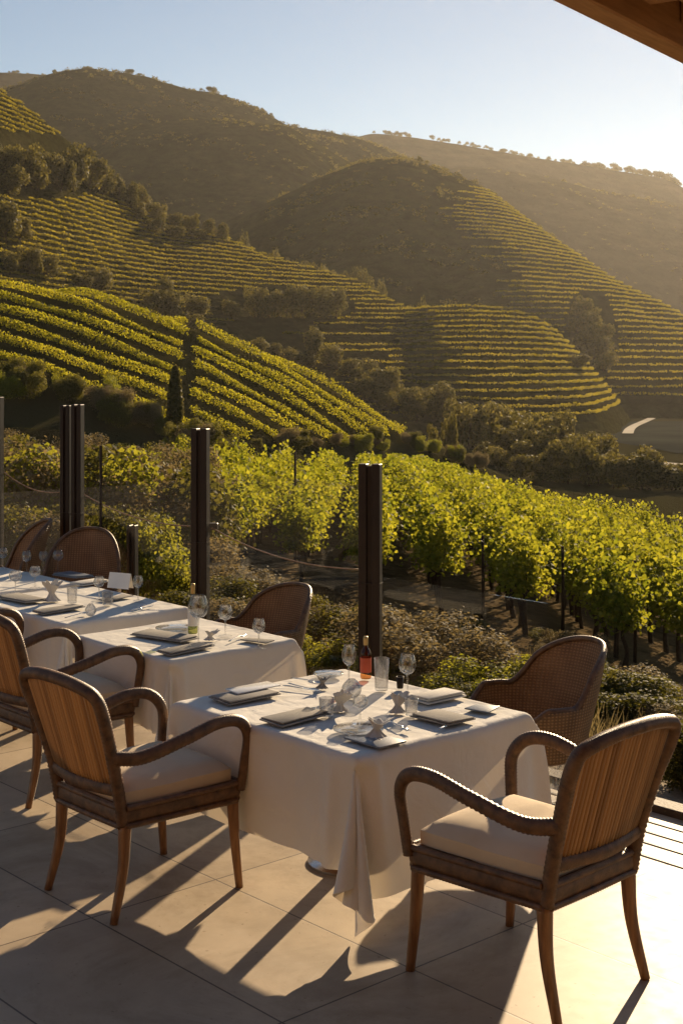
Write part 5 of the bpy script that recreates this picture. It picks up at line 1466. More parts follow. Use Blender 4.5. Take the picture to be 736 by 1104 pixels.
far_a = Hill('far_ridge', [(-260, 70, 1250), (-20, 78, 1250), (20, 79, 1250), (55, 82, 1250), (90, 96, 1250), (200, 130, 1250), (330, 170, 1250)], [(0, 0.5)], 330, amp=3, m='far', nd=40, dx=5, seed=21)
far_b = Hill('far_ridge', [(300, 165, 1180), (385, 148, 1180), (405, 144, 1180), (440, 148, 1180), (500, 157, 1180), (560, 168, 1180), (620, 178, 1180), (680, 187, 1180), (716, 193, 1180), (736, 204, 1180), (800, 228, 1180), (1000, 290, 1180)], [(0, 0.5)], 380, amp=3, m='far', nd=60, dx=4, seed=22)
far_c = Hill('far_ridge', [(380, 215, 960), (440, 190, 960), (500, 180, 960), (560, 186, 960), (600, 194, 960), (650, 208, 960), (700, 216, 960), (736, 220, 960), (800, 245, 960), (1000, 330, 960)], [(0, 0.46)], 480, amp=3, m='far', nd=70, dx=4, seed=23)
main = Hill('main_hill', [(-300, 150, 760), (-60, 118, 780), (0, 100, 780), (22, 92, 780), (60, 80, 780), (95, 75, 780), (120, 78, 780), (160, 84, 780), (200, 97, 780), (240, 103, 780), (280, 118, 780), (310, 136, 780), (360, 144, 780), (400, 154, 780), (440, 172, 780), (520, 220, 780), (620, 290, 780), (700, 340, 780)], [(0, 0.58)], 330, amp=1.8, m='hill', nd=110, dx=3, rnd=18, seed=24)
spurm = Hill('main_hill_shoulder', [(40, 210, 660), (95, 165, 660), (150, 136, 660), (200, 131, 660), (250, 131, 660), (310, 137, 660), (345, 158, 660), (400, 190, 660), (470, 230, 660)], [(0, 0.56)], 300, amp=1.8, m='hill', nd=80, dx=3, rnd=20, seed=25, bslope=0.3)


def rmask(X, D):
    px = CX + F * X / 470.0
    return sm(px, 480, 560)


right = Hill('terraced_right_hill', [(180, 268, 500), (300, 214, 505), (345, 192, 510), (385, 177, 515), (405, 172, 520), (440, 172, 520), (480, 184, 520), (520, 205, 515), (560, 236, 505), (610, 272, 490), (650, 301, 475), (700, 327, 460), (736, 346, 450), (800, 385, 440), (900, 430, 430), (1000, 470, 430)], [(180, 0.5), (450, 0.50), (540, 0.38), (620, 0.30), (736, 0.24), (1000, 0.22)], 300, amp=1.3, step=1.75, tmask=rmask, m='hill', nd=300, dx=2.0, rnd=12, seed=26)


def smask(X, D):
    return np.ones_like(X) * np.clip(D / 6, 0, 1)


spur = Hill('terraced_spur', [(-320, -60, 250), (-150, 20, 265), (-60, 66, 275), (0, 98, 280), (30, 118, 290), (60, 141, 300), (95, 170, 310), (130, 199, 325), (165, 228, 338), (200, 246, 346), (240, 258, 350), (290, 279, 354), (340, 293, 352), (385, 305, 345), (410, 320, 330), (432, 334, 318), (465, 331, 306), (500, 331, 302), (540, 336, 303), (570, 344, 306), (595, 359, 312), (612, 375, 316), (632, 398, 322), (650, 420, 328), (664, 436, 332), (676, 452, 336), (690, 470, 338), (720, 500, 340)], [(-320, 0.5), (0, 0.42), (130, 0.36), (300, 0.30), (400, 0.27), (480, 0.25), (640, 0.30)], 230, back=60, amp=1.3, step=1.22, tmask=smask, m='terr', nd=420, dx=1.7, rnd=7, seed=27)
HILLS = [far_a, far_b, far_c, main, spurm, right, spur]


def land_z(X, Y):
    z = gz(X, Y)
    for h in HILLS:
        z = np.maximum(z, h.z_at(X, Y))
    return z


YS = np.concatenate([np.arange(9, 130, 0.25), np.arange(130, 600, 1.0), np.arange(600, 1400, 3.0)])


def ground_point(px, py, ymin=9.0):
    """where the line of sight through a pixel meets the land"""
    X = (px - CX) / F * YS
    Z = H - (py - HY) / F * YS
    hit = np.nonzero((land_z(X, YS) >= Z) & (YS > ymin))[0]
    if not len(hit):
        return None
    i = hit[0]
    return X[i], YS[i], float(land_z(X[i:i + 1], YS[i:i + 1])[0])


# roads, river and fields on the valley floor
def strip(name, P, w, m, dz=0.05, kind='structure'):
    P = spline(P, 40)
    T = np.gradient(P, axis=0)
    Nn = np.stack([-T[:, 1], T[:, 0]], 1)
    Nn /= np.linalg.norm(Nn, axis=1)[:, None]
    V = []
    for p, n in zip(P, Nn):
        for k in (-0.5, -0.17, 0.17, 0.5):
            q = p[:2] + n * w * k
            V.append((q[0], q[1], float(gz(q[:1], q[1:2])[0]) + dz))
    Q = [(i * 4 + k, (i + 1) * 4 + k, (i + 1) * 4 + k + 1, i * 4 + k + 1) for i in range(len(P) - 1) for k in range(3)]
    return tag(link(name, fast_mesh(name, V, Q), M[m]), kind=kind)


def floor_at(px, py, z=FLOOR):
    Y = (H - z) * F / (py - HY)
    return ((px - CX) / F * Y, Y, z)


strip('valley_road', [floor_at(702, 450), floor_at(686, 456), floor_at(679, 461), floor_at(676, 468)], 1.8, 'road', 0.35)
strip('valley_track', [floor_at(660, 500), floor_at(690, 498), floor_at(730, 500), floor_at(790, 506)], 3.2, 'road', 0.25)
strip('river', [floor_at(690, 452), floor_at(735, 464), floor_at(800, 474), floor_at(900, 486)], 42, 'water', 0.12)

# ------------------------------------------------------------------ trees and bushes


def crown_mesh(seed, lobes, n, size, squash=0.8, shell=0.55, up=0.2, shape=4, base=0.0):
    """a crown about 1 m across: many leaf faces through the volume of several uneven lobes"""
    rg = np.random.default_rng(seed)
    C, Nn = [], []
    Ls = []
    for k in range(lobes):
        if k == 0:
            c, r = np.array([0, 0, 0.42]), 0.36
        else:
            a = rg.uniform(0, 6.28)
            ra = rg.uniform(0.12, 0.34)
            c = np.array([ra * math.cos(a), ra * math.sin(a), rg.uniform(0.22, 0.72)])
            r = rg.uniform(0.13, 0.25)
        Ls.append((c, r))
    w = np.array([r ** 2 for _, r in Ls])
    cnt = (w / w.sum() * n).astype(int)
    for (c, r), m_ in zip(Ls, cnt):
        d = rg.normal(size=(m_, 3))
        d /= np.linalg.norm(d, axis=1)[:, None]
        rr = r * (shell + (1.08 - shell) * rg.uniform(0, 1, m_) ** 0.6)
        clump = 0.82 + 0.25 * np.sin(d[:, 0] * 7 + c[0] * 30) * np.sin(d[:, 1] * 6 + c[1] * 20) * np.sin(d[:, 2] * 6)
        P = c + d * (rr * clump)[:, None] * np.array([1, 1, squash])
        P[:, 2] = np.maximum(P[:, 2], base + 0.02 * rg.uniform(0, 1, m_))
        C.append(P)
        Nn.append(d)
    C, Nn = np.vstack(C), np.vstack(Nn)
    V, Q = leaves(C, size, rg, up, Nn, shape)
    return fast_mesh('crown', V, Q)


def trunk_mesh(seed, h, r, limbs=4):
    rg = np.random.default_rng(seed)
    mb = MB()
    P = spline([(0, 0, -0.06), (rg.normal(0, .01), rg.normal(0, .01), h * 0.5), (rg.normal(0, .03), rg.normal(0, .03), h)], 8)
    mb.tube(P, np.linspace(r * 1.3, r * 0.7, 8), 7)
    for k in range(limbs):
        a = k / limbs * 6.28 + rg.uniform(-.5, .5)
        e = np.array([math.cos(a) * rg.uniform(.12, .25), math.sin(a) * rg.uniform(.12, .25), rg.uniform(.2, .4)])
        mb.tube(spline([P[-2], P[-1] + e * 0.5 + (0, 0, 0.02), P[-1] + e], 6), np.linspace(r * 0.55, r * 0.15, 6), 5)
    return mb.mesh('trunk')


TREES = []
for k in range(5):
    TREES.append((crown_mesh(40 + k, 9 + k, 2300, 0.062, (0.85, 0.75, 0.95, 0.8, 0.9)[k], 0.72, 0.25, base=0.08), trunk_mesh(60 + k, 0.24, 0.022)))
UMB = (crown_mesh(71, 6, 900, 0.06, 0.5, base=0.42), trunk_mesh(72, 0.42, 0.03))
for me_, _ in TREES + [UMB]:
    me_.materials.append(M['tree_leaf'])
TINY = []
for k in range(3):
    m_ = crown_mesh(80 + k, 6, 260, 0.12, 0.85, base=0.0)
    m_.materials.append(M['tree_leaf'])
    TINY.append(m_)
for _, t_ in TREES + [UMB]:
    t_.materials.append(M['bark'])


def tree(x, y, z, w, h, label, group, k=None, leafm=None, name='tree', cat='tree'):
    k = random.randrange(len(TREES)) if k is None else k
    cm, tm = TREES[k] if k < 9 else UMB
    t = thing(name, label, cat, (x, y, z), random.uniform(0, 6.28), group, (w, w, h))
    c = link('crown', cm, None, t)
    link('trunk', tm, None, t)
    if leafm:
        c.data = cm
    return t


def tree_px(px, ybase, ytop, wpx, label, group, k=None, Y=None, ymin=125, **kw):
    if Y is None:
        g = ground_point(px, ybase, ymin)
        if g is None:
            return
        x, y, z = g
    else:
        y = Y
        x = (px - CX) / F * Y
        z = float(land_z(np.array([x]), np.array([y]))[0])
    w = wpx * y / F
    h = max(((HY - ytop) * y / F + H - z), 0.6 * w)
    return tree(x, y, z - 0.04 * h, w * 1.08, h * 1.12, label, group, k, **kw)


def scatter_trees(line, n, hpx, label, group, jx=8, jy=4, kinds=None, ymin=60):
    L_ = np.array(line, float)
    t = np.linspace(0, 1, len(L_))
    for f in np.linspace(0, 1, n):
        px = np.interp(f, t, L_[:, 0]) + random.uniform(-jx, jx)
        py = np.interp(f, t, L_[:, 1]) + random.uniform(-jy, jy)
        hp = random.uniform(*hpx)
        g = ground_point(px, py, ymin)
        if g is None:
            continue
        x, y, z = g
        s = y / F
        tree(x, y, z - 0.3, hp * s * random.uniform(0.85, 1.25), hp * s * 1.1, label, group, random.choice(kinds) if kinds else None)


# dark wood on the upper left slope
g_ = 'dark trees below the upper left terraces'
for px, yb, yt, w in ((28, 205, 150, 46), (5, 195, 155, 40), (52, 200, 160, 40), (78, 208, 148, 50), (98, 212, 160, 40), (66, 212, 165, 40), (40, 210, 172, 36), (10, 212, 176, 40), (112, 214, 178, 30)):
    tree_px(px, yb, yt, w, 'dark rounded tree in the wood above the left terraces', g_)
g_ = 'trees down the crest of the spur'
for px, yb, yt, w in ((128, 222, 182, 24), (142, 228, 190, 22), (156, 232, 196, 22), (150, 240, 214, 24), (172, 244, 216, 24), (188, 248, 226, 24), (206, 252, 226, 22), (225, 256, 232, 20), (240, 262, 236, 20), (168, 256, 232, 26), (190, 262, 240, 26), (214, 262, 244, 24)):
    tree_px(px, yb, yt, w, 'sunlit rounded tree on the crest line beside the left terraces', g_)
g_ = 'hazy trees behind the crest of the spur'
for k, px in enumerate(range(232, 480, 13)):
    cy = np.interp(px, [230, 290, 340, 385, 410, 440, 480], [256, 279, 293, 305, 318, 334, 340])
    Y = np.interp(px, [230, 480], [385, 345])
    x = (px + random.uniform(-4, 4) - CX) / F * Y
    zt = H + (HY - (cy - random.uniform(8, 26))) * Y / F
    zg = float(land_z(np.array([x]), np.array([Y]))[0])
    w_ = random.uniform(22, 30) * Y / F
    tree(x, Y, zg - 0.4, w_, max(zt - zg, w_ * 0.7) * 1.1, 'hazy rounded tree just behind the spur crest', g_)
g_ = 'trees at the left edge above the slope vineyard'
for px, yb, yt, w in ((6, 268, 212, 44), (22, 262, 228, 30), (32, 300, 262, 34), (10, 300, 268, 30), (50, 300, 270, 34)):
    tree_px(px, yb, yt, w, 'broad dark tree at the left edge above the near slope vineyard', g_)
g_ = 'trees on the lower edge of the left terraces'
for px, yb, yt, w in ((110, 318, 286, 36), (165, 345, 308, 36), (185, 348, 312, 34), (212, 345, 315, 40), (150, 350, 320, 40), (180, 330, 296, 24), (88, 316, 294, 26), (205, 360, 335, 34), (130, 340, 318, 30)):
    tree_px(px, yb, yt, w, 'rounded tree between the left terraces and the slope vineyard', g_)
g_ = 'row of trees below the upper terraces'
for px, yb, yt, w in ((250, 346, 322, 30), (275, 346, 306, 30), (290, 346, 312, 30), (308, 347, 305, 32), (325, 347, 305, 30), (345, 347, 305, 34), (362, 346, 308, 28)):
    tree_px(px, yb, yt, w, 'tree of the dense dark row under the upper terrace field', g_)
g_ = 'trees above the right end of the slope vineyard'
for px, yb, yt, w in ((262, 388, 364, 26), (280, 386, 362, 28), (296, 388, 366, 26), (318, 398, 372, 30), (340, 392, 350, 28), (355, 400, 368, 36), (378, 408, 382, 36), (398, 412, 384, 34), (330, 400, 378, 30)):
    tree_px(px, yb, yt, w, 'bushy tree behind the top edge of the slope vineyard', g_)
g_ = 'trees under the long central terraces'
for px, yb, yt, w in ((415, 438, 412, 38), (447, 446, 414, 36), (478, 448, 408, 40), (500, 470, 446, 30), (520, 480, 452, 36), (492, 474, 452, 26)):
    tree_px(px, yb, yt, w, 'dark rounded tree below the central terraces', g_)
for k in range(34):
    px = random.uniform(500, 735)
    yb = np.interp(px, [500, 600, 735], [478, 505, 552]) + random.uniform(-12, 14)
    hp = random.uniform(34, 62)
    tree_px(px, yb, yb - hp, hp * random.uniform(0.75, 1.0), 'rounded tree in the dense belt between the valley floor and the near vineyard', 'trees of the valley belt', ymin=118)
for k in range(16):
    px = random.uniform(385, 520)
    yb = np.interp(px, [385, 520], [425, 478]) + random.uniform(-8, 8)
    hp = random.uniform(26, 42)
    tree_px(px, yb, yb - hp, hp * random.uniform(0.8, 1.05), 'dark tree in the belt under the central terraces', 'trees of the belt under the terraces', ymin=125)
tree_px(469, 484, 442, 24, 'small umbrella shaped tree standing alone at the tip of the near vineyard', 'lone small trees', 9, Y=118, cat='tree')
tree_px(486, 482, 440, 20, 'slim sunlit tree right of the small umbrella shaped tree', 'lone small trees', 2, Y=128)
g_ = 'dark trees along the valley floor'
for px, yb, yt, w in ((550, 492, 434, 44), (572, 494, 434, 40), (592, 494, 440, 40), (608, 500, 456, 40), (632, 505, 458, 44), (650, 508, 462, 40), (570, 508, 470, 50), (600, 514, 474, 44), (625, 520, 478, 46), (540, 508, 478, 40), (662, 520, 480, 36), (585, 520, 486, 40), (535, 496, 460, 36), (560, 518, 484, 40), (648, 530, 500, 44), (672, 528, 504, 30), (612, 530, 502, 40), (520, 500, 474, 30)):
    tree_px(px, yb, yt, w, 'dark rounded tree in the group on the valley floor', g_)
g_ = 'trees at the right edge of the valley'
for px, yb, yt, w in ((700, 545, 512, 36), (722, 552, 506, 40), (740, 556, 504, 36), (690, 538, 514, 28), (712, 540, 516, 30), (760, 560, 505, 50)):
    tree_px(px, yb, yt, w, 'dark tree at the right edge behind the near vineyard', g_)
g_ = 'trees on the face of the right hill'
for px, yb, yt, w in ((628, 345, 314, 32), (636, 362, 326, 38), (645, 378, 342, 36), (622, 362, 338, 26), (640, 390, 360, 40), (628, 380, 352, 32), (650, 402, 376, 30), (622, 400, 380, 34)):
    tree_px(px, yb, yt, w, 'dark tree in the clump on the face of the right hill', g_)
g_ = 'bushes down the right hill crest'
for k in range(40):
    px = 448 + k * 7.3 + random.uniform(-3, 3)
    i = np.interp(px, right.px, np.arange(len(right.px)))
    X = np.interp(i, np.arange(len(right.px)), right.X)
    Yc = np.interp(i, np.arange(len(right.px)), right.Yc)
    Zc = np.interp(i, np.arange(len(right.px)), right.Zc)
    w = random.uniform(1.6, 4.2) * (1.25 if px < 620 else 1)
    b = link('bush', random.choice(TINY), None)
    b.location = (X, Yc - random.uniform(-4, 3), Zc - 0.5)
    b.scale = (w, w, w * random.uniform(0.7, 1.1))
    b.rotation_euler = (0, 0, random.uniform(0, 6))
    tag(b, 'small dark bush on the crest of the right hill', 'bush', g_)


def skyline(hill, runs, label, name):
    # far-off scrub that reads as a fringe: one mass
    Vs, Qs, n0 = [], [], 0
    src = []
    for m_ in TINY:
        v = np.empty(len(m_.vertices) * 3, np.float32)
        m_.vertices.foreach_get('co', v)
        src.append(v.reshape(-1, 3))
    for px0, px1, n, hpx in runs:
        for k in range(n):
            px = random.uniform(px0, px1)
            ar = np.arange(len(hill.px))
            i = np.interp(px, hill.px, ar)
            X, Yc, Zc = np.interp(i, ar, hill.X), np.interp(i, ar, hill.Yc), np.interp(i, ar, hill.Zc)
            h = random.uniform(*hpx) * Yc / F
            v = src[random.randrange(len(src))] * (h * 1.2, h * 1.2, h) + (X, Yc + random.uniform(-6, 6), Zc - 0.6)
            Vs.append(v)
            Qs.append(np.arange(len(v)).reshape(-1, 4) + n0)
            n0 += len(v)
    tag(link(name, fast_mesh(name, np.vstack(Vs), np.vstack(Qs)), M['tree_leaf']), label, 'scrub', kind='stuff')


skyline(main, [(60, 310, 44, (2.5, 6)), (250, 310, 22, (3, 6)), (310, 440, 16, (2, 4))], 'fringe of tiny scrub along the skyline of the main hill', 'skyline_scrub')
skyline(far_b, [(400, 736, 95, (4, 8)), (620, 736, 40, (6, 12))], 'fringe of tiny hazy trees along the far ridge', 'skyline_wood')
skyline(far_c, [(600, 736, 20, (3, 6))], 'tiny hazy trees along the lower far ridge', 'skyline_wood')
skyline(far_a, [(0, 60, 14, (3, 6))], 'tiny hazy trees along the ridge behind the main hill', 'skyline_wood')
for px, wpx, lb in ((140, 13, 'round dark tree alone on the main hill skyline near its top'), (229, 16, 'broad dark tree on the main hill skyline, right of its top'), (243, 6, 'small dark tree beside the broad one on the main hill skyline')):
    i = np.interp(px, main.px, np.arange(len(main.px)))
    ar = np.arange(len(main.px))
    X, Yc, Zc = np.interp(i, ar, main.X), np.interp(i, ar, main.Yc), np.interp(i, ar, main.Zc)
    w = wpx * Yc / F
    tree(X, Yc, Zc - 0.6, w, w * 0.75, lb, 'lone skyline trees', 1)
# pale scrub tracks on the main hill: bushes
g_ = 'scattered bushes on the face of the main hill'
for k in range(50):
    f = random.uniform(0, 1)
    if k < 30:
        px, py = 130 + 35 * f + random.uniform(-5, 5), 132 - 18 * f + random.uniform(-3, 3)
    else:
        px, py = random.uniform(40, 420), random.uniform(105, 230)
    g = ground_point(px, py, 400)
    if g is None:
        continue
    h = random.uniform(2, 4.5) * g[1] / F
    b = link('bush', random.choice(TINY), None)
    b.location = (g[0], g[1], g[2] - 0.3)
    b.scale = (h * 1.3, h * 1.3, h)
    tag(b, 'tiny scrub bush on the shaded face of the main hill', 'bush', g_)


def hillside_scrub(hill, px0, px1, n, hpx, label, keep=None):
    rg = np.random.default_rng(len(label))
    C, S_ = [], []
    px = rg.uniform(px0, px1, n)
    ar = np.arange(len(hill.px))
    X = np.interp(px, hill.px, hill.X)
    D = rg.uniform(0, 1, n) ** 1.3 * hill.front * 0.8
    dens = wav(X, D, 45, 77) + 0.6 * wav(X, D, 14, 78)
    ok = dens > 0.15
    if keep is not None:
        ok &= keep(px, D)
    X, D = X[ok], D[ok]
    Yc = np.interp(X, hill.X, hill.Yc)
    Z = hill.z_xd(X, D)
    h = rg.uniform(*hpx, len(X)) * Yc / F
    m_ = 26
    u = rg.normal(size=(len(X), m_, 3)) * np.array([0.45, 0.45, 0.28])
    P = np.stack([X, Yc - D, Z], 1)[:, None, :] + u * h[:, None, None]
    P[:, :, 2] += 0.22 * h[:, None]
    V, Q = leaves(P.reshape(-1, 3), np.repeat(h * 0.5, m_), rg, 0.3, None, 4)
    tag(link('hillside_scrub', fast_mesh('hillside_scrub', V, Q), M['tree_leaf']), label, 'scrub', kind='stuff')


hillside_scrub(main, -20, 470, 3600, (1.6, 4.0), 'low dark scrub over the face of the main hill')
hillside_scrub(spurm, 60, 450, 1800, (1.6, 3.6), 'low dark scrub over the shoulder of the main hill')
hillside_scrub(right, 290, 640, 3400, (1.8, 4.2), 'low dark scrub over the bare part of the right hill', lambda p, d: p < 470 + 70 * np.clip(d / 60, 0, 1))
hillside_scrub(far_c, 420, 760, 1500, (1.2, 2.6), 'hazy scrub over the nearer far ridge')

# ------------------------------------------------------------------ terrace vines: every contour row is one object


def row_mesh(P, per_m, wid, hgt, size, rng, zoff=0.0):
    """leaf faces along a line of points (x, y, z)"""
    P = np.asarray(P)
    seg = np.linalg.norm(np.diff(P[:, :2], axis=0), axis=1)
    keep = seg < 12
    n = np.maximum((seg * per_m * keep), 0)
    n = np.floor(n + rng.uniform(0, 1, len(n))).astype(int)
    idx = np.repeat(np.arange(len(n)), n)
    if not len(idx):
        return None
    f = rng.uniform(0, 1, len(idx))[:, None]
    C = P[idx] * (1 - f) + P[idx + 1] * f
    d = P[idx + 1] - P[idx]
    nn = np.stack([-d[:, 1], d[:, 0]], 1)
    nn /= np.linalg.norm(nn, axis=1)[:, None] + 1e-6
    off = rng.normal(0, 0.36, len(idx)) * wid
    C = C.copy()
    C[:, :2] += nn * off[:, None]
    ph = C[:, 0] * 1.1 + C[:, 1] * 1.7
    vig = 0.82 + 0.30 * wav(C[:, 0], C[:, 1], 16, 91)
    C[:, 2] += zoff + vig * hgt * (0.25 + 0.75 * rng.uniform(0, 1, len(idx)) ** 0.8) * (0.85 + 0.2 * np.sin(ph) * np.sin(ph * 0.37))
    keep = vig + rng.uniform(-0.15, 0.5, len(C)) > 0.52
    if keep.sum() < 12:
        return None
    V, Q = leaves(C[keep], size, rng, 0.3, None, 4)
    return fast_mesh('vine_row', V, Q)


def terrace_rows(h, z0, z1, label, group, per_m, wid, hgt, size, mask):
    k0, k1 = int(math.ceil(z0 / h.step)), int(z1 / h.step)
    for k in range(k0, k1):
        c = h.contour((k + 0.42) * h.step, 1.5, 1.0)
        if len(c) < 6:
            continue
        px = CX + F * c[:, 0] / c[:, 1]
        ok = (px > -70) & (px < 800) & mask(px, c[:, 2], c, k)
        c = c[ok]
        if len(c) < 6:
            continue
        cut = np.nonzero(np.linalg.norm(np.diff(c[:, :2], axis=0), axis=1) > 9)[0] + 1
        for q in np.split(c, cut):
            if len(q) < 9:
                continue
            P = np.stack([q[:, 0], q[:, 1], np.full(len(q), (k + 1) * h.step)], 1)
            me = row_mesh(P, per_m, wid, hgt, size, R)
            if me is not None:
                tag(link('vine_row', me, M['terrace_vine']), label, 'vine row', group)


def mask_spur(px, d, c, k):
    py = HY - F * ((k + 1) * spur.step - H) / c[:, 1]
    gap = (wav(c[:, 0], c[:, 1], 60, k % 7 + 30) > -1.6)
    # trees and scrub interrupt the rows
    wood = ((px - 48) / 84) ** 2 + ((py - 180) / 34) ** 2 < 1
    wood |= ((px - 302) / 80) ** 2 + ((py - 331) / 20) ** 2 < 1
    lane = (np.abs(px - (195 + (py - 250) * 0.25)) < 6)
    low = (py > 352) & (px < 300 + 130 * (0.5 + 0.5 * math.sin(k * 2.4)) + 6 * np.sin(c[:, 1]))
    return gap & ~wood & ~lane & ~low


terrace_rows(spur, -7, 66, 'long vine row following the contour of the terraced spur', 'vine rows of the terraced spur', 17, 0.42, 0.68, 0.36, mask_spur)


def mask_right(px, d, c, k):
    py = HY - F * ((k + 1) * right.step - H) / c[:, 1]
    lim = np.interp(py, [200, 235, 260, 290, 330, 380, 440], [505, 470, 520, 540, 530, 560, 600])
    lim = lim + 25 * wav(c[:, 0], 0 * c[:, 1] + k * 9, 40, 50)
    wood = ((px - 636) / 27) ** 2 + ((py - 362) / 50) ** 2 < 1
    return (px > lim) & ~wood


terrace_rows(right, -6, 78, 'long vine row following the contour of the right hill', 'vine rows of the right hill', 12, 0.6, 0.85, 0.50, mask_right)

# small sunlit plot on the valley floor below the central terraces
for k in range(5):
    A, B = floor_at(496, 441 - 0.0 + k * 3.2, -7), floor_at(530, 440 + k * 3.2, -7)
    P = np.array([np.array(A) * (1 - f) + np.array(B) * f for f in np.linspace(0, 1, 12)])
    P[:, 2] = land_z(P[:, 0], P[:, 1])
    me = row_mesh(P, 8, 0.9, 1.0, 0.5, R)
    if me:
        tag(link('vine_row', me, M['terrace_vine']), 'short vine row in the small sunlit plot among the valley trees', 'vine row', 'vine rows of the small valley plot')

# ------------------------------------------------------------------ slope vineyard on the left: downhill rows
DS = np.array([0.951, -0.309])
PS = np.array([0.309, 0.951])
bx = [(-80, 408), (0, 408), (40, 412), (90, 424), (130, 440), (170, 462), (210, 474), (300, 482), (400, 482), (440, 470)]
bx = np.array(bx, float)
for k in range(-14, 16):
    o = np.array([-11.0, 96.0]) + PS * (k * 3.0)
    t = np.arange(-60, 60, 0.5)
    X = o[0] + DS[0] * t + 0.35 * np.sin(t * 0.11 + k * 0.4)
    Y = o[1] + DS[1] * t
    Z = gz(X, Y)
    px = CX + F * X / np.maximum(Y, 1)
    py = HY - F * (Z - H) / np.maximum(Y, 1)
    ok = (Y < 117.5) & (Y > 72) & (px > -90) & (px < 445) & (py < np.interp(px, bx[:, 0], bx[:, 1])) & (X < 6)
    gap = np.abs(px - (205 - (py - 380) * 0.12)) < 3.5
    ok &= ~gap
    if ok.sum() < 8:
        continue
    P = np.stack([X, Y, Z], 1)
    i = np.nonzero(ok)[0]
    P = P[i]
    for q in np.split(P, np.nonzero(np.diff(i) > 1)[0] + 1):
        me = row_mesh(q, 190, 0.80, 1.15, 0.15, R, 0.0) if len(q) > 5 else None
        if me is None:
            continue
        tag(link('vine_row', me, M['row']), 'straight downhill vine row in the sunlit slope vineyard on the left', 'vine row', 'vine rows of the slope vineyard')
# slim cypress in the slope vineyard
cy = thing('cypress', 'slim dark cypress standing in the slope vineyard', 'tree', (0, 0, 0), 0)
g = ground_point(189, 462, 40)
cy.location = (g[0], g[1], g[2] - 0.1)
rg = np.random.default_rng(9)
n = 1500
zz = rg.uniform(0.02, 1, n)
hh = 68 * g[1] / F
rr_ = 0.125 * hh * (1 - zz ** 3 * 0.8) * rg.uniform(0.7, 1.05, n)
aa = rg.uniform(0, 6.28, n)
V, Q = leaves(np.stack([rr_ * np.cos(aa), rr_ * np.sin(aa), zz * hh], 1), 0.3, rg, 0.6, np.stack([np.cos(aa), np.sin(aa), 0 * aa], 1), 4)
link('crown', fast_mesh('crown', V, Q), M['tree_leaf'], cy)
MB().tube([(0, 0, -0.2), (0, 0, hh * 0.8)], [0.12, 0.04], 7).build('trunk', M['bark'], cy)

# ------------------------------------------------------------------ near vineyard: individual vines


def vine_meshes(seed):
    rg = np.random.default_rng(seed)
    n = 1000
    x = rg.normal(0, 0.25, n)
    y = rg.uniform(-0.66, 0.66, n)
    z = 0.84 + 1.18 * rg.uniform(0, 1, n) ** 0.85 * (0.86 + 0.14 * np.sin(y * 6 + seed))
    shoots = rg.uniform(-0.6, 0.6, 7)
    ns = 14
    sx = np.repeat(rg.normal(0, 0.15, 7), ns) + rg.normal(0, 0.04, 7 * ns)
    sy = np.repeat(shoots, ns) + rg.normal(0, 0.05, 7 * ns)
    sz = np.tile(np.linspace(1.6, 2.4, ns), 7) * np.repeat(rg.uniform(0.86, 1.1, 7), ns)
    C = np.stack([np.r_[x, sx], np.r_[y, sy], np.r_[z, sz]], 1)
    V, Q = leaves(C, 0.100, rg, 0.3, None, 6)
    crown = fast_mesh('foliage', V, Q)
    crown.materials.append(M['vine'])
    mb = MB()
    P = spline([(0, 0, -0.1), (rg.normal(0, .04), rg.normal(0, .04), 0.35), (rg.normal(0, .05), rg.normal(0, .05), 0.7), (0, 0, 0.95)], 9)
    mb.tube(P, np.linspace(0.062, 0.036, 9) * rg.uniform(0.85, 1.15, 9), 7)
    for s in (-1, 1):
        mb.tube(spline([P[-2], (rg.normal(0, .04), s * 0.3, 1.0), (rg.normal(0, .04), s * 0.62, 1.02 + rg.normal(0, .04))], 6), np.linspace(0.03, 0.014, 6), 6)
        mb.tube(spline([(0, s * 0.3, 1.0), (rg.normal(0, .1), s * 0.35, 1.4), (rg.normal(0, .15), s * 0.4, 1.8)], 5), np.linspace(0.012, 0.005, 5), 5)
    tr = mb.mesh('trunk')
    tr.materials.append(M['bark'])
    return crown, tr


VM = [vine_meshes(100 + k) for k in range(6)]
DR = np.array([0.02, 0.9998])
PR = np.array([0.9998, -0.02])
front = np.array([(-9, 33.5), (-5, 31.5), (-2.4, 29.7), (0.2, 28.2), (2.8, 26.6), (4.2, 24.6), (5.4, 22.8), (7.5, 20.5), (10, 18.5), (14, 17)])
spots = []
for k in range(-10, 16):
    o = PR * (k * 1.5) + np.array([0.0, 0.0])
    for t in np.arange(15, 92, 1.05):
        p = o + DR * (t + (k % 3) * 0.35)
        x, y = p + R.normal(0, 0.05, 2)
        yf = np.interp(x, front[:, 0], front[:, 1])
        px = CX + F * x / y
        if y < yf or px < 222 + 8 * math.sin(y) or px > 790:
            continue
        if y > np.interp(x, [-6, -2, 2, 5, 9, 14], [46, 52, 74, 88, 66, 50]):
            continue
        spots.append((y + 0.001 * x, x, y))
spots.sort()
print('vines', len(spots))
VG = 'vines of the near vineyard'
rot = math.atan2(DR[1], DR[0]) - math.pi / 2
for _, x, y in spots[:290]:
    cm, tm = VM[random.randrange(6)]
    s = random.uniform(0.78, 0.95)
    t = thing('grapevine', 'leafy grapevine with a dark trunk in the sunlit near vineyard', 'vine', (x, y, gzf(x, y)), rot + random.choice((0, math.pi)), VG, s)
    link('foliage', cm, None, t)
    link('trunk', tm, None, t)
C = []
tb = MB()
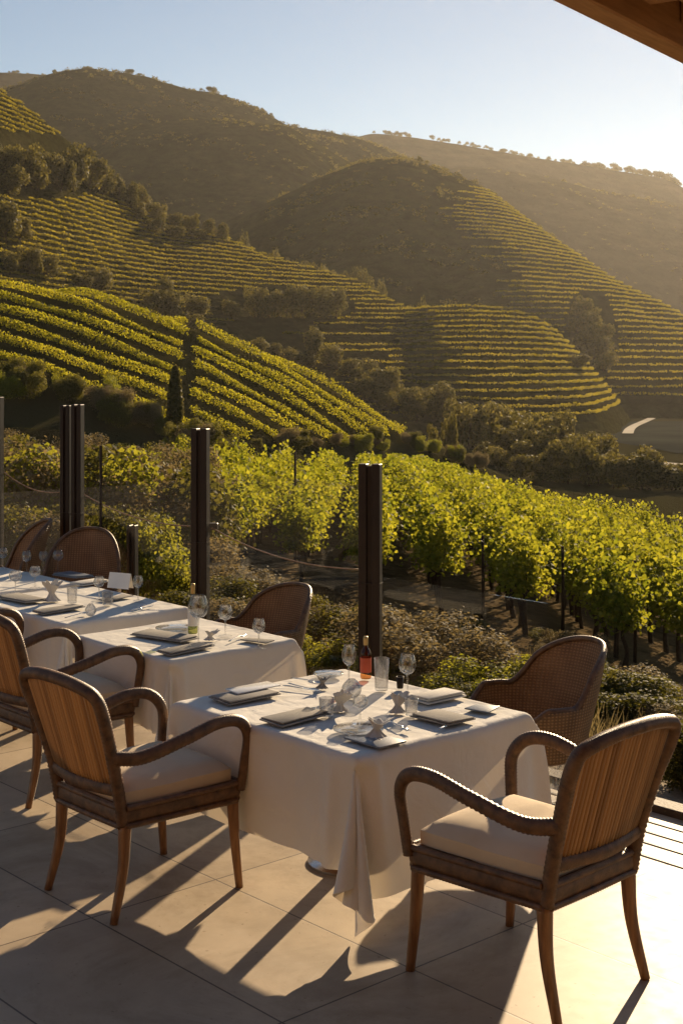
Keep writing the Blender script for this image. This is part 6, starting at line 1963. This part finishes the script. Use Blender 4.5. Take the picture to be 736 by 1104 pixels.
for _, x, y in spots[290:]:
    n = 300
    z = gzf(x, y)
    yy = R.uniform(-0.66, 0.66, n)
    xx = R.normal(0, 0.24, n)
    C.append(np.stack([x + xx * PR[0] + yy * DR[0], y + xx * PR[1] + yy * DR[1], z + 0.62 + 1.15 * R.uniform(0, 1, n) ** 0.85], 1))
    tb.tube([(x, y, z - 0.1), (x + 0.03, y, z + 0.5), (x, y, z + 1.0)], [0.055, 0.05, 0.035], 5)
if C:
    V, Q = leaves(np.vstack(C), 0.16, R, 0.3, None, 6)
    fo = link('far_vines', fast_mesh('far_vines', V, Q), M['vine'])
    tag(fo, 'farther vines of the near vineyard reading as one leafy mass', 'vines', kind='stuff')
    to = tb.build('trunk', M['bark'], fo)
    to['kind'] = 'stuff'
# stakes at the row ends
for k, (px, py, hp) in enumerate(((318, 608, 120), (405, 612, 70), (606, 690, 100), (520, 668, 90), (684, 716, 110))):
    g = ground_point(px, py, 14)
    if g is None:
        continue
    hgt = hp * g[1] / F
    st = MB().tube([(0, 0, -0.1), (0.01, 0, hgt * 0.5), (0.0, 0, hgt)], [0.035, 0.032, 0.028], 7).build('vine_stake', M['bark'])
    st.location = g
    tag(st, 'slim dark wooden stake at the front edge of the near vineyard', 'stake', 'stakes at the front of the near vineyard')

# ------------------------------------------------------------------ bushes between the terrace and the vines
BUSH = {}
for kind, m_, n, sz, sh in (('scrub', 'scrub', 9500, 0.028, 0.35), ('olive', 'olive', 7500, 0.034, 0.45), ('bright', 'bright', 6500, 0.034, 0.45)):
    BUSH[kind] = []
    for k in range(3):
        me = crown_mesh(200 + 10 * k + len(kind), 11, n, sz, 0.9, sh, 0.2, 4, base=0.0)
        me.materials.append(M[m_])
        BUSH[kind].append(me)
BL = {'scrub': ('dry grey brown bush', 'dry scrub bushes'), 'olive': ('dark olive green bush', 'olive green bushes'), 'bright': ('bright yellow green bush', 'bright green bushes')}


def bush(x, y, w, h, kind, where):
    z = gzf(x, y)
    o = link('bush', random.choice(BUSH[kind]), None)
    o.location = (x, y, z - 0.06 * h)
    o.scale = (w, w * random.uniform(0.85, 1.15), h * 1.15)
    o.rotation_euler = (0, 0, random.uniform(0, 6.28))
    return tag(o, BL[kind][0] + ' ' + where, 'bush', BL[kind][1] + ' ' + where)


def bush_px(px, py_mid, Y, w, h, kind, where):
    x = (px - CX) / F * Y
    bush(x, Y, w, h, kind, where)


# just outside the fence, left to right
for px, dist, w, h, kind in ((232, 2.2, 1.3, 0.9, 'olive'), (250, 3.2, 1.6, 1.1, 'scrub'), (170, 2.6, 1.3, 1.3, 'bright'), (160, 4.2, 1.5, 1.5, 'olive'), (205, 4.4, 1.6, 1.2, 'scrub'), (275, 2.2, 1.1, 0.8, 'scrub'), (298, 4.2, 1.0, 0.9, 'bright'), (330, 2.4, 1.1, 0.75, 'olive'), (348, 1.6, 0.8, 0.6, 'bright'), (362, 3.0, 1.3, 0.8, 'scrub'), (420, 2.2, 1.5, 1.05, 'scrub'), (452, 1.9, 1.4, 1.0, 'scrub'), (388, 2.6, 1.2, 0.9, 'olive'), (412, 1.6, 0.8, 0.45, 'bright'), (470, 1.5, 0.8, 0.5, 'bright'), (502, 2.9, 1.0, 0.75, 'scrub'), (530, 1.9, 0.9, 0.75, 'bright'), (545, 1.4, 0.7, 0.5, 'bright'), (520, 1.3, 0.6, 0.4, 'olive'),
                              (130, 2.4, 1.4, 1.4, 'olive'), (95, 2.6, 1.5, 1.2, 'scrub'), (50, 2.4, 1.4, 1.2, 'olive'), (15, 2.2, 1.3, 1.1, 'bright'), (40, 4.0, 1.8, 1.6, 'scrub'), (110, 4.6, 1.9, 1.6, 'scrub'), (480, 4.2, 1.4, 1.0, 'scrub'), (440, 4.6, 1.6, 1.1, 'olive'), (320, 5.5, 1.5, 1.0, 'scrub'), (250, 6.0, 1.8, 1.2, 'scrub'), (550, 4.2, 1.2, 0.8, 'scrub'), (580, 2.4, 0.9, 0.6, 'olive')):
    x, y = fence_at(px, dist)
    if px > 300 and dist > 3.5:
        continue
    bush(x, y, w, h * (0.60 if px > 225 else 0.9), kind, 'just outside the glass fence')
for px, dist, w, h, kind in ((640, 1.9, 0.9, 0.65, 'olive'), (665, 2.3, 1.0, 0.75, 'olive'), (690, 1.9, 0.9, 0.6, 'olive'), (650, 3.2, 1.1, 0.8, 'scrub'), (680, 3.0, 1.1, 0.8, 'olive'), (708, 2.7, 1.0, 0.6, 'scrub'), (630, 1.5, 0.5, 0.35, 'bright'), (625, 2.6, 0.9, 0.7, 'olive'), (728, 1.75, 0.6, 0.4, 'scrub')):
    x, y = fence_at(px, dist + 0.75)
    bush(x, y, w, h * 0.62, kind, 'beyond the gravel strip at the right')
for px, dist, w, h in ((735, 1.15, 0.6, 0.40), (752, 1.0, 0.7, 0.42), (785, 1.0, 0.9, 0.45)):
    x, y = fence_at(px, dist)
    bush(x, y, w, h, 'olive', 'at the right edge against the terrace kerb')
# scrub slope on the left, further down
for k in range(100):
    px = random.uniform(-20, 232)
    Y = random.uniform(17, 47)
    x = (px - CX) / F * Y
    w = random.uniform(1.3, 2.6)
    kind = random.choices(('scrub', 'olive', 'bright'), (0.6, 0.34, 0.06))[0]
    bush(x, Y, w, w * random.uniform(0.7, 1.05), kind, 'on the scrub slope at the left')
for k in range(38):
    px = random.uniform(-10, 250)
    py = np.interp(px, bx[:, 0], bx[:, 1]) + random.uniform(4, 26)
    g = ground_point(px, py, 30)
    if g is None:
        continue
    w = random.uniform(1.2, 2.6)
    bush(g[0], g[1], w, w * random.uniform(0.8, 1.2), random.choice(('olive', 'olive', 'scrub', 'bright')), 'along the foot of the slope vineyard')
for k in range(28):
    px = random.uniform(240, 520)
    py = np.interp(px, [240, 330, 420, 470, 520], [478, 486, 484, 490, 505]) + random.uniform(-6, 6)
    g = ground_point(px, py, 55)
    if g is None:
        continue
    w = random.uniform(1.0, 2.2)
    bush(g[0], g[1], w, w * random.uniform(0.6, 0.9), random.choice(('olive', 'bright', 'scrub')), 'between the near vineyard and the slope vineyard')
for k in range(34):
    px = random.uniform(225, 740)
    py = np.interp(px, [225, 400, 560, 740], [640, 672, 700, 770]) + random.uniform(-14, 40)
    g = ground_point(px, py, 9)
    if g is None or g[1] < 9.5:
        continue
    w = random.uniform(0.35, 0.9)
    bush(g[0], g[1], w, w * random.uniform(0.5, 0.8), random.choice(('scrub', 'scrub', 'olive')), 'on the bank below the near vineyard')

# dry grass on the bank: nobody could count it
n = 26000
px = R.uniform(-30, 780, n)
dist = R.uniform(0.9, 13, n)
k = (px - CX) / F
cx_, cy_ = FENCE[0] + dist * W[0], FENCE[1] + dist * W[1]
s = (k * cy_ - cx_) / (U[0] - k * U[1])
X, Y = cx_ + s * U[0], cy_ + s * U[1]
Z = gz(X, Y)
hgt = R.uniform(0.06, 0.22, n)
a = R.uniform(0, 6.28, n)
dx, dy = np.cos(a) * 0.007, np.sin(a) * 0.007
lean = R.normal(0, 0.05, (n, 2))
V = np.stack([np.stack([X - dx, Y - dy, Z - 0.01], 1), np.stack([X + dx, Y + dy, Z - 0.01], 1), np.stack([X + lean[:, 0], Y + lean[:, 1], Z + hgt], 1)], 1).reshape(-1, 3)
gr = link('dry_grass', fast_mesh('dry_grass', V, np.arange(3 * n).reshape(n, 3)), M['scrub'])
tag(gr, 'dry grass on the bank below the terrace', 'grass', kind='stuff')

# ------------------------------------------------------------------ haze, sky, sun, camera
hz = link('haze', MB().box(-1500, 1500, -150, 1800, -14, 262).mesh('haze', False), None)
m, nt, out = mat('valley_haze')
vol = nt.nodes.new('ShaderNodeVolumePrincipled')
vol.inputs['Color'].default_value = (1.0, 0.95, 0.88, 1)
vol.inputs['Density'].default_value = 0.00006
vol.inputs['Anisotropy'].default_value = 0.62
nt.links.new(vol.outputs[0], out.inputs['Volume'])
hz.data.materials.append(m)
tag(hz, 'warm haze filling the valley', 'haze', kind='stuff')

SUN_AZ, SUN_EL = 20.0, 19.0
w = bpy.data.worlds.new('World')
S.world = w
w.use_nodes = True
nt = w.node_tree
bg = nt.nodes['Background']
sky = nt.nodes.new('ShaderNodeTexSky')
sky.sky_type = 'NISHITA'
sky.sun_disc = False
sky.sun_elevation = rad(SUN_EL)
sky.sun_rotation = rad(SUN_AZ)
sky.air_density = 0.85
sky.dust_density = 0.0
sky.ozone_density = 0.0
nt.links.new(sky.outputs[0], bg.inputs[0])
bg.inputs[1].default_value = 0.05
sl = bpy.data.lights.new('sun', 'SUN')
sl.energy = 5.0
sl.angle = rad(0.53)
sl.color = (1.0, 0.76, 0.48)
so = bpy.data.objects.new('sun', sl)
COL.objects.link(so)
d = Vector((math.sin(rad(SUN_AZ)) * math.cos(rad(SUN_EL)), math.cos(rad(SUN_AZ)) * math.cos(rad(SUN_EL)), math.sin(rad(SUN_EL))))
so.rotation_euler = d.to_track_quat('Z', 'Y').to_euler()
so.location = (20, 50, 40)

cam = bpy.data.cameras.new('camera')
co = bpy.data.objects.new('camera', cam)
COL.objects.link(co)
co.location = (0, 0, H)
co.rotation_euler = (rad(90), 0, 0)
cam.sensor_fit = 'VERTICAL'
cam.sensor_height = 36
cam.lens = 36 * F / 1104
cam.shift_y = -(1104 / 2 - HY) / 1104
cam.clip_start = 0.05
cam.clip_end = 6000
S.camera = co

S.render.engine = 'CYCLES'
c = S.cycles
c.use_denoising = True
try:
    c.denoiser = 'OPENIMAGEDENOISE'
except Exception:
    pass
c.max_bounces = 8
c.diffuse_bounces = 3
c.glossy_bounces = 3
c.transmission_bounces = 6
c.transparent_max_bounces = 24
c.volume_bounces = 1
c.caustics_reflective = False
c.caustics_refractive = False
c.sample_clamp_indirect = 6.0
vs = S.view_settings
vs.view_transform = 'Standard'
vs.look = 'None'
vs.exposure = 0.88
vs.gamma = 1.0
